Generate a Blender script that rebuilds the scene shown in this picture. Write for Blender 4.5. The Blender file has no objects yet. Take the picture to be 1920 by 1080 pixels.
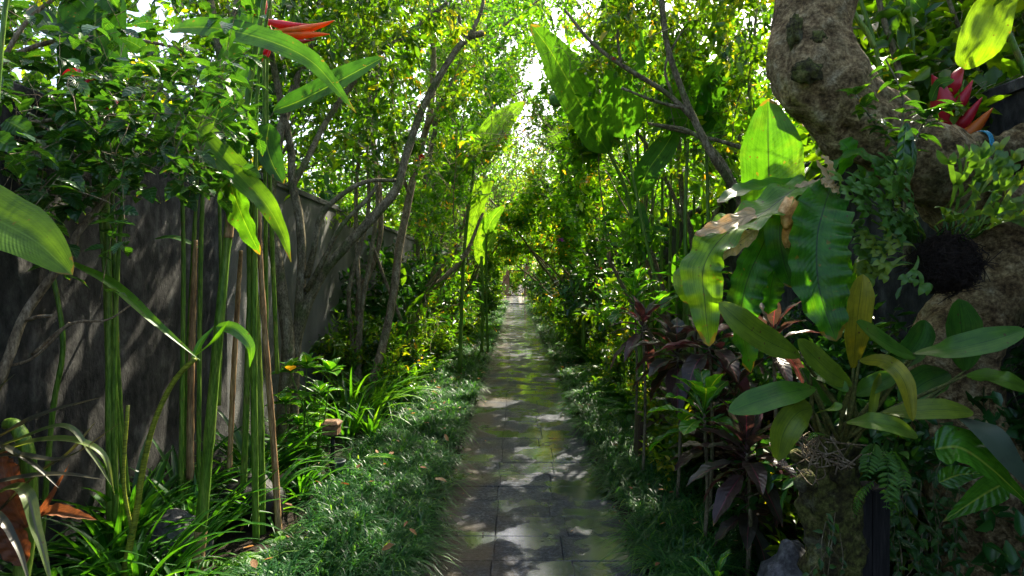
import bpy, math, random
import numpy as np
from mathutils import Vector, Matrix, noise

# ------------------------------------------------------------------ camera, sky, sun
S = bpy.context.scene
R = math.radians
F, HX, HY, CAM_H = 1150.0, 967.0, 528.0, 1.5
cam_d = bpy.data.cameras.new('camera'); cam = bpy.data.objects.new('camera', cam_d)
S.collection.objects.link(cam); S.camera = cam
cam_d.sensor_width = 36; cam_d.lens = 36 * F / 1920; cam_d.clip_end = 2000; cam_d.clip_start = .02
PITCH, YAW = math.atan((HY - 540) / F), math.atan((HX - 960) / F)
cam.location = (0, 0, CAM_H)
cam.rotation_euler = (math.pi / 2 + PITCH, 0, YAW)
CR = np.array(cam.rotation_euler.to_matrix())

SUN_AZ, SUN_EL = 24.0, 47.0          # azimuth from +Y towards +X
sv = np.array([math.sin(R(SUN_AZ)) * math.cos(R(SUN_EL)), math.cos(R(SUN_AZ)) * math.cos(R(SUN_EL)), math.sin(R(SUN_EL))])
W = bpy.data.worlds.new('World'); S.world = W; W.use_nodes = True
nt = W.node_tree; nt.nodes.clear()
sky = nt.nodes.new('ShaderNodeTexSky'); sky.sky_type = 'NISHITA'; sky.sun_disc = False
sky.sun_elevation = R(SUN_EL); sky.sun_rotation = R(SUN_AZ); sky.air_density = .8; sky.dust_density = 4.0; sky.ozone_density = .6
bg = nt.nodes.new('ShaderNodeBackground'); bg.inputs[1].default_value = 0.15
wo = nt.nodes.new('ShaderNodeOutputWorld')
nt.links.new(sky.outputs[0], bg.inputs[0]); nt.links.new(bg.outputs[0], wo.inputs[0])
sl = bpy.data.lights.new('sun', 'SUN'); sl.energy = 4.4; sl.angle = R(.55); sl.color = (1, .92, .74)
so = bpy.data.objects.new('sun', sl); S.collection.objects.link(so)
so.rotation_euler = Vector(-sv).to_track_quat('-Z', 'Y').to_euler(); so.location = (0, 0, 30)
S.view_settings.view_transform = 'Standard'; S.view_settings.look = 'None'
S.view_settings.exposure = 1.95; S.view_settings.gamma = 1
c = S.cycles
c.max_bounces = 8; c.diffuse_bounces = 6; c.glossy_bounces = 2; c.transmission_bounces = 4; c.transparent_max_bounces = 4
c.caustics_reflective = False; c.caustics_refractive = False
c.use_adaptive_sampling = True; c.adaptive_threshold = .02
c.use_denoising = True
c.sample_clamp_indirect = 6

# ------------------------------------------------------------------ helpers
def at(px, py, d):
    """world point seen at photo pixel (px, py) at a distance of d metres down the path"""
    v = CR @ np.array([(px - 960) / F, -(py - 540) / F, -1.0])
    return np.array([0, 0, CAM_H]) + v * (d / v[1])
def pts(l): return np.array([at(*p) for p in l])
def norm(v):
    v = np.asarray(v, float)
    return v / np.maximum(np.linalg.norm(v, axis=-1, keepdims=True), 1e-9)
def spline(P, n):
    P = np.asarray(P, float)
    if len(P) == 2: P = np.array([P[0], P[0] * .5 + P[1] * .5, P[1]])
    k = len(P); Q = np.vstack([2 * P[0] - P[1], P, 2 * P[-1] - P[-2]])
    t = np.linspace(0, k - 1 - 1e-6, n); i = t.astype(int); f = (t - i)[:, None]
    a, b, c_, d = Q[i], Q[i + 1], Q[i + 2], Q[i + 3]
    return .5 * (2 * b + (c_ - a) * f + (2 * a - 5 * b + 4 * c_ - d) * f ** 2 + (3 * b - a - 3 * c_ + d) * f ** 3)

class MB:
    def __init__(s): s.v, s.f, s.uv, s.r, s.m, s.n = [], [], [], [], [], 0
    def add(s, V, Fc, UV=None, rnd=0.5, mat=0):
        V = np.asarray(V, float).reshape(-1, 3); Fc = np.asarray(Fc, int).reshape(-1, 4)
        s.v.append(V); s.f.append(Fc + s.n); s.n += len(V)
        s.uv.append(np.zeros((len(V), 2)) if UV is None else np.asarray(UV, float).reshape(-1, 2))
        s.r.append(np.broadcast_to(np.asarray(rnd, float), (len(V),)).copy())
        s.m.append(np.full(len(Fc), mat, int))
    def grid(s, P, UV=None, rnd=.5, wrap=False, mat=0):
        a, b = P.shape[:2]; idx = np.arange(a * b).reshape(a, b)
        if wrap: idx = np.hstack([idx, idx[:, :1]])
        Fc = np.stack([idx[:-1, :-1], idx[:-1, 1:], idx[1:, 1:], idx[1:, :-1]], -1).reshape(-1, 4)
        s.add(P.reshape(-1, 3), Fc, UV, rnd, mat)
    def build(s, name, mats, parent=None, smooth=True, merge=False):
        if not isinstance(mats, (list, tuple)): mats = [mats]
        V = np.vstack(s.v) if s.v else np.zeros((0, 3)); Fc = np.vstack(s.f); UV = np.vstack(s.uv); r = np.concatenate(s.r); m = np.concatenate(s.m)
        if parent is not None: V = V - np.array(parent.get('_w', (0, 0, 0)))
        me = bpy.data.meshes.new(name); nf = len(Fc)
        me.vertices.add(len(V)); me.vertices.foreach_set('co', V.astype(np.float32).ravel())
        me.loops.add(nf * 4); me.loops.foreach_set('vertex_index', Fc.astype(np.int32).ravel())
        me.polygons.add(nf); me.polygons.foreach_set('loop_start', np.arange(0, nf * 4, 4, dtype=np.int32))
        me.polygons.foreach_set('loop_total', np.full(nf, 4, np.int32))
        me.polygons.foreach_set('material_index', m.astype(np.int32))
        me.polygons.foreach_set('use_smooth', np.full(nf, smooth, bool))
        me.update(calc_edges=True)
        u = me.uv_layers.new(name='UVMap'); u.data.foreach_set('uv', UV[Fc.ravel()].astype(np.float32).ravel())
        at_ = me.attributes.new('rnd', 'FLOAT', 'POINT'); at_.data.foreach_set('value', r.astype(np.float32))
        for x in mats: me.materials.append(x)
        o = bpy.data.objects.new(name, me); S.collection.objects.link(o)
        if parent is not None: o.parent = parent
        return o

def thing(name, label, cat, loc=(0, 0, 0), group=None):
    o = bpy.data.objects.new(name, None); S.collection.objects.link(o); o.location = [float(x) for x in loc]
    o.empty_display_size = .1
    o['label'] = label; o['category'] = cat; o['_w'] = [float(x) for x in loc]
    if group: o['group'] = group
    return o
def tag(o, label=None, cat=None, group=None, kind=None):
    if label: o['label'] = label
    if cat: o['category'] = cat
    if group: o['group'] = group
    if kind: o['kind'] = kind
    return o
def dup(root, loc, rz=0, sc=1, label=None, group=None):
    r = root.copy(); S.collection.objects.link(r); r.location = loc; r.rotation_euler = (0, 0, rz); r.scale = (sc, sc, sc)
    if label: r['label'] = label
    if group: r['group'] = group
    for ch in list(root.children):
        q = ch.copy(); S.collection.objects.link(q); q.parent = r
        for g in list(ch.children):
            d = g.copy(); S.collection.objects.link(d); d.parent = q
    return r

def frames(P):
    t = norm(np.gradient(P, axis=0)); u = np.zeros_like(P)
    a = np.array([0, 0, 1.]) if abs(t[0, 2]) < .9 else np.array([1., 0, 0])
    u[0] = norm(np.cross(t[0], a))
    for i in range(1, len(P)):
        w = u[i - 1] - t[i] * np.dot(u[i - 1], t[i]); u[i] = norm(w)
    return t, u, np.cross(t, u)
def tube(mb, P, rad, sides=8, n=None, rough=0, rnd=.5, mat=0, seed=0, cap=True, raw=False, flat=1.0):
    n = n or max(4, len(P) * 3)
    rad = np.atleast_1d(np.asarray(rad, float))
    if not raw:
        P = spline(P, n)
    n = len(P)
    rr = np.interp(np.linspace(0, 1, n), np.linspace(0, 1, len(rad)), rad) if len(rad) > 1 else np.full(n, rad[0])
    if cap:
        P = np.vstack([P[:1], P, P[-1:]]); rr = np.concatenate([[rr[0] * .02], rr, [rr[-1] * .02]])
        P[0] -= 1e-4 * (P[2] - P[1]); P[-1] += 1e-4 * (P[-2] - P[-3]); n += 2
    t, u, b = frames(P)
    th = np.linspace(0, 2 * math.pi, sides, endpoint=False)
    C_, S_ = np.cos(th), np.sin(th) * flat
    Q = P[:, None] + rr[:, None, None] * (C_[None, :, None] * u[:, None] + S_[None, :, None] * b[:, None])
    if rough:
        sc = 1.3 / max(rr.max(), .01)
        for i in range(n):
            for j in range(sides):
                q = Q[i, j]; k = noise.fractal(Vector((q * sc * np.array([1, 1, .55])).tolist()) + Vector((seed, 0, 0)), 1.0, 2.0, 4)
                Q[i, j] = q + (q - P[i]) * k * rough
    L = np.concatenate([[0], np.cumsum(np.linalg.norm(np.diff(P, axis=0), axis=1))])
    UV = np.stack(np.broadcast_arrays((th / 6.2832)[None, :], L[:, None]), -1)
    mb.grid(Q, UV, rnd, wrap=True, mat=mat)

def prof(shape, v):
    v = np.clip(v, 0, 1)
    if shape == 'lance': w = np.sin(math.pi * v ** .75) ** .9
    elif shape == 'ovate': w = np.sin(math.pi * v ** .62) ** .8 * (1 - .25 * v ** 2)
    elif shape == 'paddle': w = np.minimum(1, (v / .16 + .02) ** .6) * np.minimum(1, (np.maximum(0, 1 - v) / .42)) ** .62
    elif shape == 'strap': w = np.minimum(1, .55 + v * 1.6) * np.minimum(1, (np.maximum(0, 1 - v) / .5)) ** .8
    elif shape == 'oblong': w = np.minimum(1, (v / .3 + .03)) ** .6 * np.minimum(1, (np.maximum(0, 1 - v) / .3)) ** .5
    elif shape == 'obov': w = np.minimum(1, (v / .7 + .05)) ** 1.1 * np.minimum(1, (np.maximum(0, 1 - v) / .22)) ** .55
    elif shape == 'grow': w = v ** .8
    else: w = np.ones_like(v)
    return np.maximum(w, .012)
def blade(mb, P, width, shape='lance', up=(0, 0, 1), fold=.25, wave=0, wn=6, n=14, m=4, rnd=.5, mat=0, curl=0, serr=0, ph=0, tear=None, thick=0, roll=0):
    """a leaf blade: spine P (k,3), full width, cross section folded along the midrib and rippled at the margin"""
    P = spline(P, n); t = norm(np.gradient(P, axis=0)); up = np.asarray(up, float)
    side = np.cross(t, up); l = np.linalg.norm(side, axis=1, keepdims=True)
    alt = np.cross(t, np.array([.3, -.9, .2])); side = norm(np.where(l < .12, alt, side)); nn = np.cross(side, t)
    if roll:
        side, nn = side * math.cos(roll) + nn * math.sin(roll), nn * math.cos(roll) - side * math.sin(roll)
    v = np.linspace(0, 1, n); w = prof(shape, v) * width / 2
    s = np.linspace(-1, 1, 2 * (m // 2) + 1)
    A = np.abs(s)
    ww = w[:, None] * np.ones_like(s)[None]
    if serr: ww = ww * (1 + serr * (A[None] > .9) * np.where(np.arange(n) % 2, 1, -1)[:, None])
    if tear is not None: ww = ww * (1 - (A[None] > .3) * A[None] * tear * np.abs(np.sin(v * 23 + ph))[:, None] ** 6)
    z = ww * (fold * A[None] - curl * A[None] ** 2) + (wave * width / 2) * A[None] ** 1.5 * np.sin(v * wn * 6.2832 + ph + (s[None] > 0) * .9 if False else (v * wn * 6.2832 + ph)[:, None] + (s[None] > 0) * .9) * np.minimum(1, w / width * 4)[:, None]
    Q = P[:, None] + side[:, None] * (s[None] * ww)[..., None] + nn[:, None] * z[..., None]
    UV = np.stack(np.broadcast_arrays(s[None] * .5 + .5, v[:, None]), -1)
    mb.grid(Q, UV, rnd, mat=mat)
    if thick:
        mb.grid((Q - nn[:, None] * thick)[:, ::-1], UV[:, ::-1], rnd, mat=mat)
def arc(base, az, L, el0, droop, n=6, rng=None, kink=0):
    """spine that leaves base at elevation el0 (deg) along azimuth az and bends down by droop degrees over its length"""
    base = np.asarray(base, float); P = [base]; el = R(el0); dL = L / (n - 1)
    for i in range(n - 1):
        d = np.array([math.cos(az) * math.cos(el), math.sin(az) * math.cos(el), math.sin(el)])
        P.append(P[-1] + d * dL); el -= R(droop) / (n - 1) * (1 + kink * (i / n))
        if rng is not None: az += rng.normal(0, .05)
    return np.array(P)
def leaves(mb, pos, d, nrm, L, Wd, rnd, mat=0, droop=.12):
    """many small folded leaves at once"""
    pos, d, nrm = map(lambda a: np.asarray(a, float), (pos, d, nrm)); N = len(pos)
    if N == 0: return
    d = norm(d); side = norm(np.cross(d, nrm) + 1e-6); nn = np.cross(side, d)
    L = np.broadcast_to(L, (N,))[:, None]; Wd = np.broadcast_to(Wd, (N,))[:, None]
    a = [(0, 0, 0), (.3, .46, .14), (.68, .38, .10), (1, 0, -droop), (.68, -.38, .10), (.3, -.46, .14)]
    V = np.stack([pos + d * L * x + side * Wd * y + nn * (Wd * z if x < 1 else L * z) for x, y, z in a], 1)
    i = np.arange(N)[:, None] * 6
    Fc = np.stack([i + [0, 3, 2, 1], i + [0, 5, 4, 3]], 1)
    UV = np.tile(np.array([[.5, 0], [1, .3], [.9, .68], [.5, 1], [.1, .68], [0, .3]]), (N, 1, 1))
    mb.add(V.reshape(-1, 3), Fc.reshape(-1, 4), UV.reshape(-1, 2), np.repeat(np.broadcast_to(rnd, (N,)), 6), mat)
def lump(mb, c0, rad, seed=0, rough=.25, na=28, nb=18, rnd=.5, mat=0, sc=None, freq=1.2):
    th = np.linspace(0, 6.2832, na, endpoint=False); ph = np.linspace(.02, math.pi - .02, nb)
    D = np.stack([np.sin(ph)[:, None] * np.cos(th), np.sin(ph)[:, None] * np.sin(th), np.cos(ph)[:, None] * np.ones_like(th)], -1)
    Q = np.zeros_like(D); rad = np.asarray(rad, float) * np.ones(3)
    for i in range(nb):
        for j in range(na):
            k = noise.fractal(Vector((D[i, j] * freq).tolist()) + Vector((seed * 7.3, seed, 0)), 1, 2, 4)
            Q[i, j] = D[i, j] * rad * (1 + rough * k)
    UV = np.stack(np.broadcast_arrays((th / 6.2832)[None], (ph / 3.14)[:, None]), -1)
    mb.grid(Q[::-1] + np.asarray(c0), UV, rnd, wrap=True, mat=mat)
def box(mb, lo, hi, rnd=.5, mat=0, bev=0, M=None):
    lo, hi = np.array(lo, float), np.array(hi, float); b = bev
    x0, y0, z0 = lo; x1, y1, z1 = hi
    if b:
        V = [(x0, y0, z0), (x1, y0, z0), (x1, y1, z0), (x0, y1, z0), (x0, y0, z1 - b), (x1, y0, z1 - b), (x1, y1, z1 - b), (x0, y1, z1 - b),
             (x0 + b, y0 + b, z1), (x1 - b, y0 + b, z1), (x1 - b, y1 - b, z1), (x0 + b, y1 - b, z1)]
        Fc = [(0, 3, 2, 1), (0, 1, 5, 4), (1, 2, 6, 5), (2, 3, 7, 6), (3, 0, 4, 7), (4, 5, 9, 8), (5, 6, 10, 9), (6, 7, 11, 10), (7, 4, 8, 11), (8, 9, 10, 11)]
    else:
        V = [(x0, y0, z0), (x1, y0, z0), (x1, y1, z0), (x0, y1, z0), (x0, y0, z1), (x1, y0, z1), (x1, y1, z1), (x0, y1, z1)]
        Fc = [(0, 3, 2, 1), (0, 1, 5, 4), (1, 2, 6, 5), (2, 3, 7, 6), (3, 0, 4, 7), (4, 5, 6, 7)]
    V = np.array(V, float)
    if M is not None: V = M(V)
    mb.add(V, Fc, V[:, :2], rnd, mat)

# ------------------------------------------------------------------ materials
def mat_new(name):
    m = bpy.data.materials.new(name); m.use_nodes = True; t = m.node_tree; t.nodes.clear()
    return m, t, t.nodes, t.links
def ramp(N, stops):
    r = N.new('ShaderNodeValToRGB'); e = r.color_ramp.elements
    e[0].position, e[0].color = stops[0][0], (*stops[0][1], 1); e[1].position, e[1].color = stops[-1][0], (*stops[-1][1], 1)
    for p, col in stops[1:-1]:
        x = e.new(p); x.color = (*col, 1)
    return r
def math_(N, K, op, a, b=None, cl=False):
    n = N.new('ShaderNodeMath'); n.operation = op; n.use_clamp = cl
    for i, x in enumerate((a, b)):
        if x is None: continue
        if isinstance(x, (int, float)): n.inputs[i].default_value = x
        else: K.new(x, n.inputs[i])
    return n.outputs[0]
def mixc(N, K, f, a, b, mode='MIX'):
    n = N.new('ShaderNodeMix'); n.data_type = 'RGBA'; n.blend_type = mode
    for s, x in ((0, f), (6, a), (7, b)):
        if isinstance(x, (int, float)): n.inputs[s].default_value = x
        elif isinstance(x, tuple): n.inputs[s].default_value = (*x, 1)
        else: K.new(x, n.inputs[s])
    return n.outputs[2]
def leaf_mat(name, stops, rough=.38, trans=.42, tgain=2.6, ttint=(1.2, 1.0, .22), veins=0, rib=None, ribw=.03, mottle=0, mott_col=(.2, .16, .02), spec=.5, edge=None, seed=0, bump=.4):
    m, t, N, K = mat_new(name)
    a = N.new('ShaderNodeAttribute'); a.attribute_name = 'rnd'
    oi = N.new('ShaderNodeObjectInfo')
    f = math_(N, K, 'ADD', a.outputs['Fac'], math_(N, K, 'MULTIPLY', math_(N, K, 'SUBTRACT', oi.outputs['Random'], .5), .25), True)
    r = ramp(N, stops); K.new(f, r.inputs[0]); col = r.outputs[0]
    bs = None
    tc = N.new('ShaderNodeTexCoord')
    if mottle:
        nz = N.new('ShaderNodeTexNoise'); nz.inputs['Scale'].default_value = 9; nz.inputs['Detail'].default_value = 6; K.new(tc.outputs['Object'], nz.inputs[0])
        mr = ramp(N, [(.52, (0, 0, 0)), (.68, (1, 1, 1))]); K.new(nz.outputs[0], mr.inputs[0])
        col = mixc(N, K, math_(N, K, 'MULTIPLY', mr.outputs[0], mottle), col, mott_col)
    if veins or rib or edge:
        fm = N.new('ShaderNodeMapping'); fm.inputs['Scale'].default_value = (26, 3, 1); K.new(tc.outputs['UV'], fm.inputs[0])
        fn = N.new('ShaderNodeTexNoise'); fn.inputs['Scale'].default_value = 1; fn.inputs['Detail'].default_value = 6; K.new(fm.outputs[0], fn.inputs[0])
        fo = N.new('ShaderNodeTexNoise'); fo.inputs['Scale'].default_value = 14; fo.inputs['Detail'].default_value = 8; fo.inputs['Roughness'].default_value = .65; K.new(tc.outputs['Object'], fo.inputs[0])
        col = mixc(N, K, 1.0, col, ramp_out(N, K, math_(N, K, 'MULTIPLY', math_(N, K, 'ADD', fn.outputs[0], math_(N, K, 'MULTIPLY', fo.outputs[0], 1.4)), .4167), [(.38, (.62, .66, .6)), (.5, (1, 1, 1)), (.62, (1.4, 1.3, 1.2))]), 'MULTIPLY')
        vo = N.new('ShaderNodeTexVoronoi'); vo.inputs['Scale'].default_value = 28; K.new(tc.outputs['Object'], vo.inputs[0])
        sp = math_(N, K, 'MULTIPLY', math_(N, K, 'LESS_THAN', vo.outputs[0], .13), math_(N, K, 'GREATER_THAN', fo.outputs[0], .53))
        col = mixc(N, K, math_(N, K, 'MULTIPLY', sp, .8), col, (.07, .045, .015))
        sx = N.new('ShaderNodeSeparateXYZ'); K.new(tc.outputs['UV'], sx.inputs[0])
        du = math_(N, K, 'ABSOLUTE', math_(N, K, 'SUBTRACT', sx.outputs[0], .5))
        if veins:
            s_ = math_(N, K, 'SINE', math_(N, K, 'MULTIPLY', math_(N, K, 'SUBTRACT', sx.outputs[1], math_(N, K, 'MULTIPLY', du, .35)), veins * 6.2832))
            vv = math_(N, K, 'POWER', math_(N, K, 'ABSOLUTE', s_), 6.0)
            col = mixc(N, K, math_(N, K, 'MULTIPLY', vv, .10), col, mixc(N, K, 1.0, col, (1.9, 1.8, 1.6), 'MULTIPLY'))
            bp = N.new('ShaderNodeBump'); bp.inputs['Strength'].default_value = bump; bp.inputs['Distance'].default_value = .004
            K.new(s_, bp.inputs['Height']); bs = bp.outputs[0]
            nb = N.new('ShaderNodeTexNoise'); nb.inputs['Scale'].default_value = 30; nb.inputs['Detail'].default_value = 5; K.new(tc.outputs['Object'], nb.inputs[0])
            tip = math_(N, K, 'MULTIPLY', math_(N, K, 'ADD', math_(N, K, 'MULTIPLY', math_(N, K, 'GREATER_THAN', nb.outputs[0], .69), .8), math_(N, K, 'MULTIPLY', math_(N, K, 'GREATER_THAN', math_(N, K, 'ADD', math_(N, K, 'ADD', sx.outputs[1], math_(N, K, 'MULTIPLY', du, .12)), math_(N, K, 'MULTIPLY', nb.outputs[0], .12)), 1.055), 1.0), True), .75)
            col = mixc(N, K, tip, col, (.16, .10, .025))
        if rib:
            rm = math_(N, K, 'SUBTRACT', 1.0, math_(N, K, 'DIVIDE', du, ribw), True)
            col = mixc(N, K, rm, col, rib)
        if edge:
            er = ramp(N, [(.40, (0, 0, 0)), (.5, (1, 1, 1))]); K.new(du, er.inputs[0]); col = mixc(N, K, er.outputs[0], col, edge)
    p = N.new('ShaderNodeBsdfPrincipled'); p.inputs['Roughness'].default_value = rough; p.inputs['Specular IOR Level'].default_value = spec
    K.new(col, p.inputs['Base Color'])
    tr = N.new('ShaderNodeBsdfTranslucent')
    K.new(mixc(N, K, 1.0, col, tuple(tgain * x for x in ttint), 'MULTIPLY'), tr.inputs[0])
    if bs: K.new(bs, p.inputs['Normal'])
    mx = N.new('ShaderNodeMixShader'); mx.inputs[0].default_value = trans
    K.new(p.outputs[0], mx.inputs[1]); K.new(tr.outputs[0], mx.inputs[2])
    o = N.new('ShaderNodeOutputMaterial'); K.new(mx.outputs[0], o.inputs[0])
    return m
def solid_mat(name, stops, scale=8, rough=.85, bump=.4, dist=.01, detail=8, streak=(1, 1, 1), second=None, spec=.25, grain=None, coord='Object', usernd=0):
    m, t, N, K = mat_new(name)
    tc = N.new('ShaderNodeTexCoord'); mp = N.new('ShaderNodeMapping'); mp.inputs['Scale'].default_value = streak; K.new(tc.outputs[coord], mp.inputs[0])
    nz = N.new('ShaderNodeTexNoise'); nz.inputs['Scale'].default_value = scale; nz.inputs['Detail'].default_value = detail; nz.inputs['Roughness'].default_value = .62; K.new(mp.outputs[0], nz.inputs[0])
    r = ramp(N, stops); K.new(nz.outputs[0], r.inputs[0]); col = r.outputs[0]
    if usernd:
        a = N.new('ShaderNodeAttribute'); a.attribute_name = 'rnd'
        col = mixc(N, K, 1.0, col, ramp_out(N, K, a.outputs['Fac'], [(0, (1 - usernd,) * 3), (1, (1 + usernd,) * 3)]), 'MULTIPLY')
    if second:
        sc2, th, c2, amt = second
        n2 = N.new('ShaderNodeTexNoise'); n2.inputs['Scale'].default_value = sc2; n2.inputs['Detail'].default_value = 6; K.new(tc.outputs['Object'], n2.inputs[0])
        r2 = ramp(N, [(th, (0, 0, 0)), (th + .12, (1, 1, 1))]); K.new(n2.outputs[0], r2.inputs[0])
        col = mixc(N, K, math_(N, K, 'MULTIPLY', r2.outputs[0], amt), col, c2)
    gr = None
    if grain:
        gm = N.new('ShaderNodeMapping'); gm.inputs['Scale'].default_value = grain; K.new(tc.outputs['UV'], gm.inputs[0])
        gn = N.new('ShaderNodeTexNoise'); gn.inputs['Scale'].default_value = 1; gn.inputs['Detail'].default_value = 10; gn.inputs['Roughness'].default_value = .7; gn.inputs['Distortion'].default_value = .6; K.new(gm.outputs[0], gn.inputs[0])
        gr = gn.outputs[0]; col = mixc(N, K, 1.0, col, ramp_out(N, K, gr, [(.3, (.35, .33, .30)), (.5, (1, 1, 1)), (.7, (1.5, 1.5, 1.45))]), 'MULTIPLY')
    n3 = N.new('ShaderNodeTexNoise'); n3.inputs['Scale'].default_value = scale * 4; n3.inputs['Detail'].default_value = 8; n3.inputs['Roughness'].default_value = .7; K.new(mp.outputs[0], n3.inputs[0])
    col = mixc(N, K, 1.0, col, ramp_out(N, K, n3.outputs[0], [(.36, (.55, .55, .55)), (.5, (1, 1, 1)), (.64, (1.45, 1.45, 1.45))]), 'MULTIPLY')
    bp = N.new('ShaderNodeBump'); bp.inputs['Strength'].default_value = bump; bp.inputs['Distance'].default_value = dist
    hh = math_(N, K, 'ADD', nz.outputs[0], math_(N, K, 'MULTIPLY', n3.outputs[0], .5))
    if gr: hh = math_(N, K, 'ADD', hh, math_(N, K, 'MULTIPLY', gr, 1.2))
    K.new(hh, bp.inputs['Height'])
    p = N.new('ShaderNodeBsdfPrincipled'); p.inputs['Roughness'].default_value = rough; p.inputs['Specular IOR Level'].default_value = spec
    K.new(col, p.inputs['Base Color']); K.new(bp.outputs[0], p.inputs['Normal'])
    o = N.new('ShaderNodeOutputMaterial'); K.new(p.outputs[0], o.inputs[0])
    return m
def ramp_out(N, K, x, stops):
    r = ramp(N, stops); K.new(x, r.inputs[0]); return r.outputs[0]

G1 = [(0, (.018, .062, .005)), (.45, (.046, .120, .006)), (.8, (.105, .18, .008)), (1, (.25, .24, .015))]
G2 = [(0, (.030, .095, .008)), (.5, (.070, .170, .010)), (.88, (.16, .235, .012)), (.97, (.28, .27, .02)), (1, (.45, .22, .03))]
M = {}
M['tree_leaf'] = leaf_mat('tree_leaf', G1, .36, .45, 3.0)
M['bright_leaf'] = leaf_mat('bright_leaf', G2, .40, .5, 3.2, ttint=(1.0, 1.0, .2))
M['dark_leaf'] = leaf_mat('dark_leaf', [(0, (.010, .050, .012)), (.6, (.024, .10, .018)), (1, (.05, .15, .018))], .28, .3, 2.4)
M['hibiscus_leaf'] = leaf_mat('hibiscus_leaf', [(0, (.014, .060, .014)), (.6, (.03, .10, .014)), (.93, (.06, .15, .015)), (1, (.35, .25, .02))], .28, .35, 2.6, veins=6, rib=(.08, .17, .04), ribw=.03)
M['paddle_leaf'] = leaf_mat('paddle_leaf', [(0, (.014, .06, .010)), (.5, (.03, .11, .010)), (1, (.10, .20, .012))], .50, .48, 2.5, veins=44, rib=(.12, .24, .03), ribw=.025, bump=.12, spec=.28)
M['far_paddle'] = leaf_mat('far_paddle', [(0, (.02, .08, .012)), (1, (.09, .20, .015))], .34, .5, 3.0, veins=14, rib=(.12, .25, .04))
M['nest_leaf'] = leaf_mat('nest_leaf', [(0, (.014, .080, .008)), (.6, (.035, .14, .010)), (1, (.11, .22, .015))], .38, .44, 2.8, veins=30, rib=(.012, .03, .012), ribw=.022, bump=.12, spec=.4, mottle=.2, mott_col=(.14, .16, .02))
M['orchid_leaf'] = leaf_mat('orchid_leaf', [(0, (.020, .095, .010)), (.45, (.060, .155, .010)), (.75, (.15, .20, .012)), (.9, (.26, .24, .015)), (1, (.36, .20, .02))], .42, .30, 2.8, rib=(.02, .06, .010), ribw=.018, mottle=.45, spec=.35, mott_col=(.10, .15, .02))
M['mottled_leaf'] = leaf_mat('mottled_leaf', [(0, (.03, .05, .035)), (1, (.05, .08, .04))], .5, .15, 2.0, mottle=.9, mott_col=(.008, .012, .008))
M['stag_leaf'] = leaf_mat('stag_leaf', [(0, (.035, .10, .022)), (.7, (.07, .17, .025)), (1, (.20, .27, .02))], .45, .35, 2.6)
M['strap_leaf'] = leaf_mat('strap_leaf', [(0, (.014, .075, .008)), (.5, (.032, .13, .010)), (1, (.10, .23, .015))], .40, .42, 3.0, rib=(.08, .20, .03), ribw=.06)
M['purple_leaf'] = leaf_mat('purple_leaf', [(0, (.026, .040, .022)), (.45, (.045, .034, .026)), (.75, (.070, .034, .034)), (.92, (.13, .035, .045)), (1, (.09, .08, .02))], .30, .28, 2.2, ttint=(1.3, .6, .6), veins=9, bump=.12, spec=.35, rib=(.22, .04, .07), ribw=.03)
M['dusky_strap'] = leaf_mat('dusky_strap', [(0, (.02, .035, .015)), (.5, (.05, .05, .035)), (1, (.09, .14, .03))], .38, .3, 2.2, rib=(.12, .10, .06), ribw=.08)
M['croton_leaf'] = leaf_mat('croton_leaf', [(0, (.02, .10, .012)), (1, (.06, .20, .015))], .25, .4, 3.0, veins=8, rib=(.28, .38, .05), ribw=.05)
M['fern_leaf'] = leaf_mat('fern_leaf', [(0, (.02, .085, .014)), (1, (.07, .19, .016))], .45, .45, 3.0)
M['mondo'] = leaf_mat('mondo', [(0, (.010, .055, .016)), (.5, (.028, .120, .026)), (.85, (.075, .20, .030)), (.95, (.14, .25, .04)), (1, (.34, .27, .10))], .42, .44, 3.2, ttint=(1.4, 1.0, .32), spec=.33)
M['dry_leaf'] = leaf_mat('dry_leaf', [(0, (.13, .045, .018)), (.5, (.28, .13, .05)), (1, (.42, .32, .16))], .6, .3, 1.8, ttint=(1.2, .9, .6), veins=9, rib=(.2, .1, .04))
M['stalk'] = solid_mat('stalk', [(.3, (.040, .11, .010)), (.52, (.095, .18, .018)), (.75, (.19, .24, .05))], 5, .42, .2, .003, streak=(7, 7, .8), second=(9, .62, (.20, .13, .05), .7))
M['stalk_dry'] = solid_mat('stalk_dry', [(.3, (.10, .045, .018)), (.5, (.30, .18, .08)), (.75, (.42, .30, .16))], 5, .6, .3, .004, streak=(8, 8, .7))
M['ring_stalk'] = solid_mat('ring_stalk', [(.3, (.10, .13, .015)), (.55, (.20, .24, .02)), (.75, (.30, .30, .04))], 30, .5, .4, .004, streak=(.3, .3, 1.4))
M['stalk_moss'] = solid_mat('stalk_moss', [(.3, (.03, .045, .010)), (.55, (.09, .10, .02)), (.75, (.18, .15, .05))], 30, .7, .5, .004)
M['bark'] = solid_mat('bark', [(.3, (.05, .042, .022)), (.5, (.15, .125, .07)), (.72, (.27, .235, .15))], 24, .9, .9, .012, streak=(1, 1, .5), second=(7, .52, (.060, .085, .018), .7), spec=.2)
M['pale_bark'] = solid_mat('pale_bark', [(.3, (.08, .055, .03)), (.5, (.19, .145, .085)), (.72, (.33, .27, .18))], 26, .85, .8, .010, streak=(1, 1, .4), second=(7, .58, (.09, .10, .04), .5))
M['old_bark'] = solid_mat('old_bark', [(.28, (.06, .04, .018)), (.42, (.21, .14, .06)), (.56, (.38, .28, .13)), (.75, (.54, .46, .28))], 16, .95, 1.0, .05, detail=14, second=(4, .57, (.06, .070, .016), .7), spec=.2, grain=(14, 16, 1))
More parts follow.
